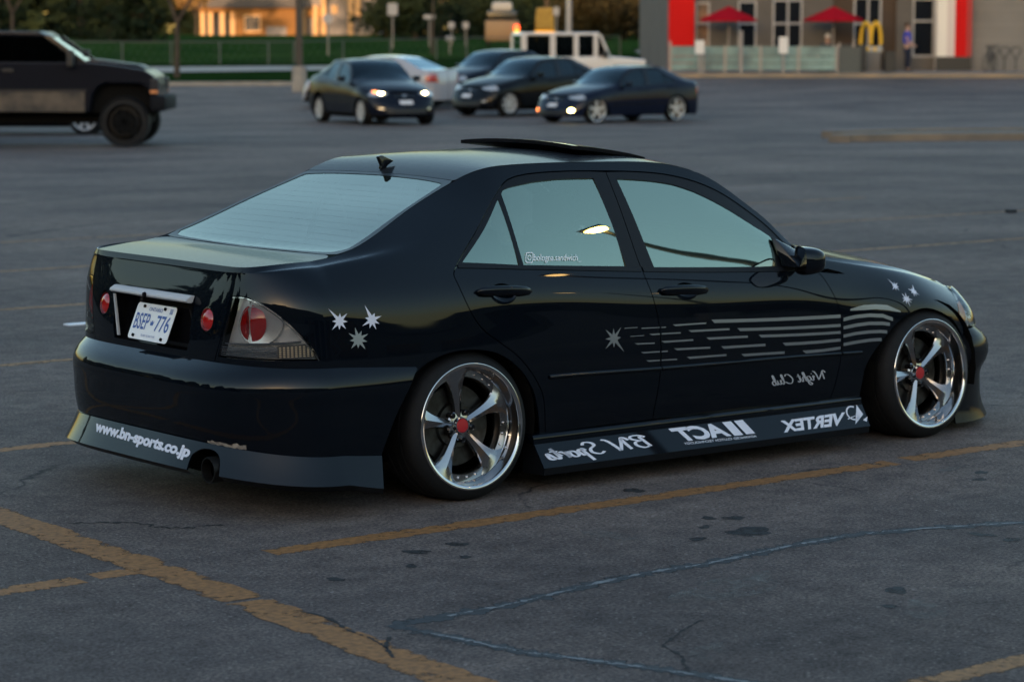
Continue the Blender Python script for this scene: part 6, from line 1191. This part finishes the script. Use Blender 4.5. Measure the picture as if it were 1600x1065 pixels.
b = MB(); b.add([(.80, -.72, ZB), (.80, .72, ZB), (.50, .70, ZT), (.50, -.70, ZT)], [(0, 1, 2, 3)]); b.build('windshield', CARGL, jp); b = MB(); b.add([(-2.0, -.7, ZB), (-2.0, .7, ZB), (-2.0, .7, ZT), (-2.0, -.7, ZT)], [(0, 1, 2, 3)]); b.build('rear_window', CARGL, jp)
b = MB(); b.box(1.9, 2.12, -.85, .85, .5, .68, .03); b.build('bumper', BLACKM, jp); b = MB(); b.box(-.5, .1, -.5, .5, .7, 1.35, .05); b.build('seats', INTER, jp); b = MB(); b.box(-1.9, 1.8, -.6, .6, .35, .58); b.build('underbody', DARK, jp)
for s in (-.5, .5): b = MB(); b.lathe([(1.97, .11), (2.0, .10), (2.005, 0)], 'x', (0, s, .88), 14); b.build('headlight', LAMPC, jp)
# ---- lifted pickup, front to the right
BLKT = mat('pickup_black_paint', (.006, .007, .012), .45, coat=.3, coat_rough=.12, spec=.05); MUD = mat('dusty_lower_paint', (.13, .10, .072), .85, noise=(3, (.035, .03, .028), 8))
hv = Vector((1, .03)); wdv = (RTH.x * hv.x + FWH.x * hv.y, RTH.y * hv.x + FWH.y * hv.y); x, y, z = LF(-6.93, 46.0); pk = empty('pickup_truck', (x, y, z), math.atan2(wdv[1], wdv[0]), 'lifted black pickup truck with muddy lower doors cut off by the left edge', 'pickup')
# local: x=0 at front axle, front end +.72, nearside at y=-.98
def arch_side(x0, x1, zb, top, cx_, r, cz):
    P = [(x0, zb)] + [(cx_ + r * math.cos(a), max(zb, cz + r * math.sin(a))) for a in np.linspace(math.pi, 0, 15)] + [(x1, zb)]; return P + top
# fender and doors as one outline with wheel opening
prof_ = [(-4.7, .62), (-.62, .62), (-.57, .92), (-.47, 1.07), (-.33, 1.14), (.30, 1.13), (.42, 1.04), (.48, .88), (.49, .74), (.54, .74), (.60, .90), (.58, 1.12), (.53, 1.26), (.36, 1.37), (-.30, 1.47), (-.62, 1.50), (-4.7, 1.52)]
b = MB(); b.prism(prof_, -.92, .92, 'y'); b.build('body', BLKT, pk, bevel=.03)
b = MB(); b.box(-.64, .52, -.70, .70, .60, 1.18); b.build('wheel_well', DARK, pk)
b = MB(); b.prism([(-.98, 1.50), (-.60, 1.50), (-.70, 1.56), (-1.36, 1.97), (-1.55, 2.03), (-3.4, 2.05), (-3.5, 1.5)], -.80, .80, 'y'); b.f = b.f[:-2]; cabw = b
roofp = MB(); roofp.prism([(-1.33, 1.95), (-1.50, 2.05), (-3.45, 2.06), (-3.5, 1.98)], -.83, .83, 'y'); roofp.build('roof', BLKT, pk, bevel=.03, smooth=True)
for sd in (-1, 1):
    b = MB(); b.add([(-.62, sd * .86, 1.48), (-.78, sd * .86, 1.48), (-1.46, sd * .82, 1.99), (-1.30, sd * .82, 1.97), (-.62, sd * .80, 1.48), (-.78, sd * .80, 1.48), (-1.46, sd * .76, 1.99), (-1.30, sd * .76, 1.97)], [(0, 1, 2, 3), (4, 7, 6, 5), (0, 3, 7, 4), (1, 5, 6, 2)]); b.build('windshield_pillar', BLKT, pk)
    b = MB(); b.add([(-2.30, sd * .87, 1.48), (-3.5, sd * .87, 1.48), (-3.5, sd * .83, 2.0), (-2.25, sd * .83, 2.0), (-2.30, sd * .81, 1.48), (-3.5, sd * .81, 1.48), (-3.5, sd * .77, 2.0), (-2.25, sd * .77, 2.0)], [(0, 1, 2, 3), (4, 7, 6, 5), (0, 3, 7, 4), (1, 5, 6, 2)]); b.build('cab_corner', BLKT, pk)
    b = MB(); b.add([(-.80, sd * .855, 1.49), (-1.46, sd * .82, 1.97), (-2.25, sd * .82, 1.97), (-2.30, sd * .855, 1.49)], [(0, 1, 2, 3)]); b.build('side_window', glassy('pickup_glass', (.2, .22, .24), .3, .0, body=(.5, .55, .6)), pk)
    b = MB(); b.box(-.98, -.86, min(sd * .94, sd * 1.14), max(sd * .94, sd * 1.14), 1.42, 1.72, .03); b.build('door_mirror', BLACKM, pk)
    b = MB(); b.box(-4.7, -2.275, min(sd * .922, sd * .935), max(sd * .922, sd * .935), .63, .98); b.build('lower_door', MUD, pk); b = MB(); b.box(-2.255, -.70, min(sd * .922, sd * .935), max(sd * .922, sd * .935), .63, .98); b.build('lower_door', MUD, pk)
    b = MB(); b.box(-4.7, -.66, min(sd * .92, sd * .945), max(sd * .92, sd * .945), .99, 1.02); b.build('side_moulding', BLACKM, pk)
    b = MB(); b.box(-2.27, -2.258, min(sd * .9, sd * .937), max(sd * .9, sd * .937), .63, 1.5); b.build('door_gap', DARK, pk); b = MB(); b.box(-2.15, -1.95, min(sd * .92, sd * .95), max(sd * .92, sd * .95), 1.33, 1.39, .01); b.build('door_handle', BLACKM, pk)
    car_wheel(pk, 0, sd * .98, .45, .45, sd, DARK, 8, .50, .30); car_wheel(pk, -3.55, sd * .98, .45, .45, sd, DARK, 8, .50, .30)
    b = MB(); b.box(.46, .61, min(sd * .70, sd * .93), max(sd * .70, sd * .93), 1.02, 1.22, .03); b.build('headlight', mat('smoked_lamp', (.03, .03, .034), .3, 0, spec=.2), pk); b = MB(); b.box(.46, .60, min(sd * .88, sd * .935), max(sd * .88, sd * .935), .95, 1.01, .01); b.build('indicator', mat('amber_lens', (.75, .28, .10), .2), pk)
b = MB(); b.add([(-.70, -.80, 1.50), (-.70, .80, 1.50), (-1.38, .72, 1.97), (-1.38, -.72, 1.97)], [(0, 1, 2, 3)]); b.build('windshield', MATS['pickup_glass'], pk)
b = MB(); b.box(.46, .74, -.96, .96, .64, .92, .06); b.build('front_bumper', mat('dull_black', (.008, .009, .012), .7, spec=.1), pk, smooth=True); b = MB(); b.box(-4.6, .4, -.5, .5, .42, .70); b.build('chassis', DARK, pk); b = MB(); b.box(-2.0, -1.75, -.6, .6, 1.1, 1.75, .05); b.box(-1.2, -.85, -.75, .75, 1.35, 1.52, .05); b.build('cabin', INTER, pk); b = MB(); b.tube([(-1.3, .35 + .18 * math.cos(a), 1.55 + .18 * math.sin(a)) for a in np.linspace(0, 2 * math.pi, 20)[:-1]], .015, 6, True); b.build('steering_wheel', INTER, pk)
b = MB(); b.prism([(-.9, 1.495), (.35, 1.40), (.2, 1.46), (-.6, 1.56)], -.45, .45, 'y'); b.build('hood_scoop', BLKT, pk, bevel=.03, smooth=True)
b = MB(); b.lathe([(-.06, .6), (.0, .62)], 'x', (-.0, 0, 0), 3) if False else None
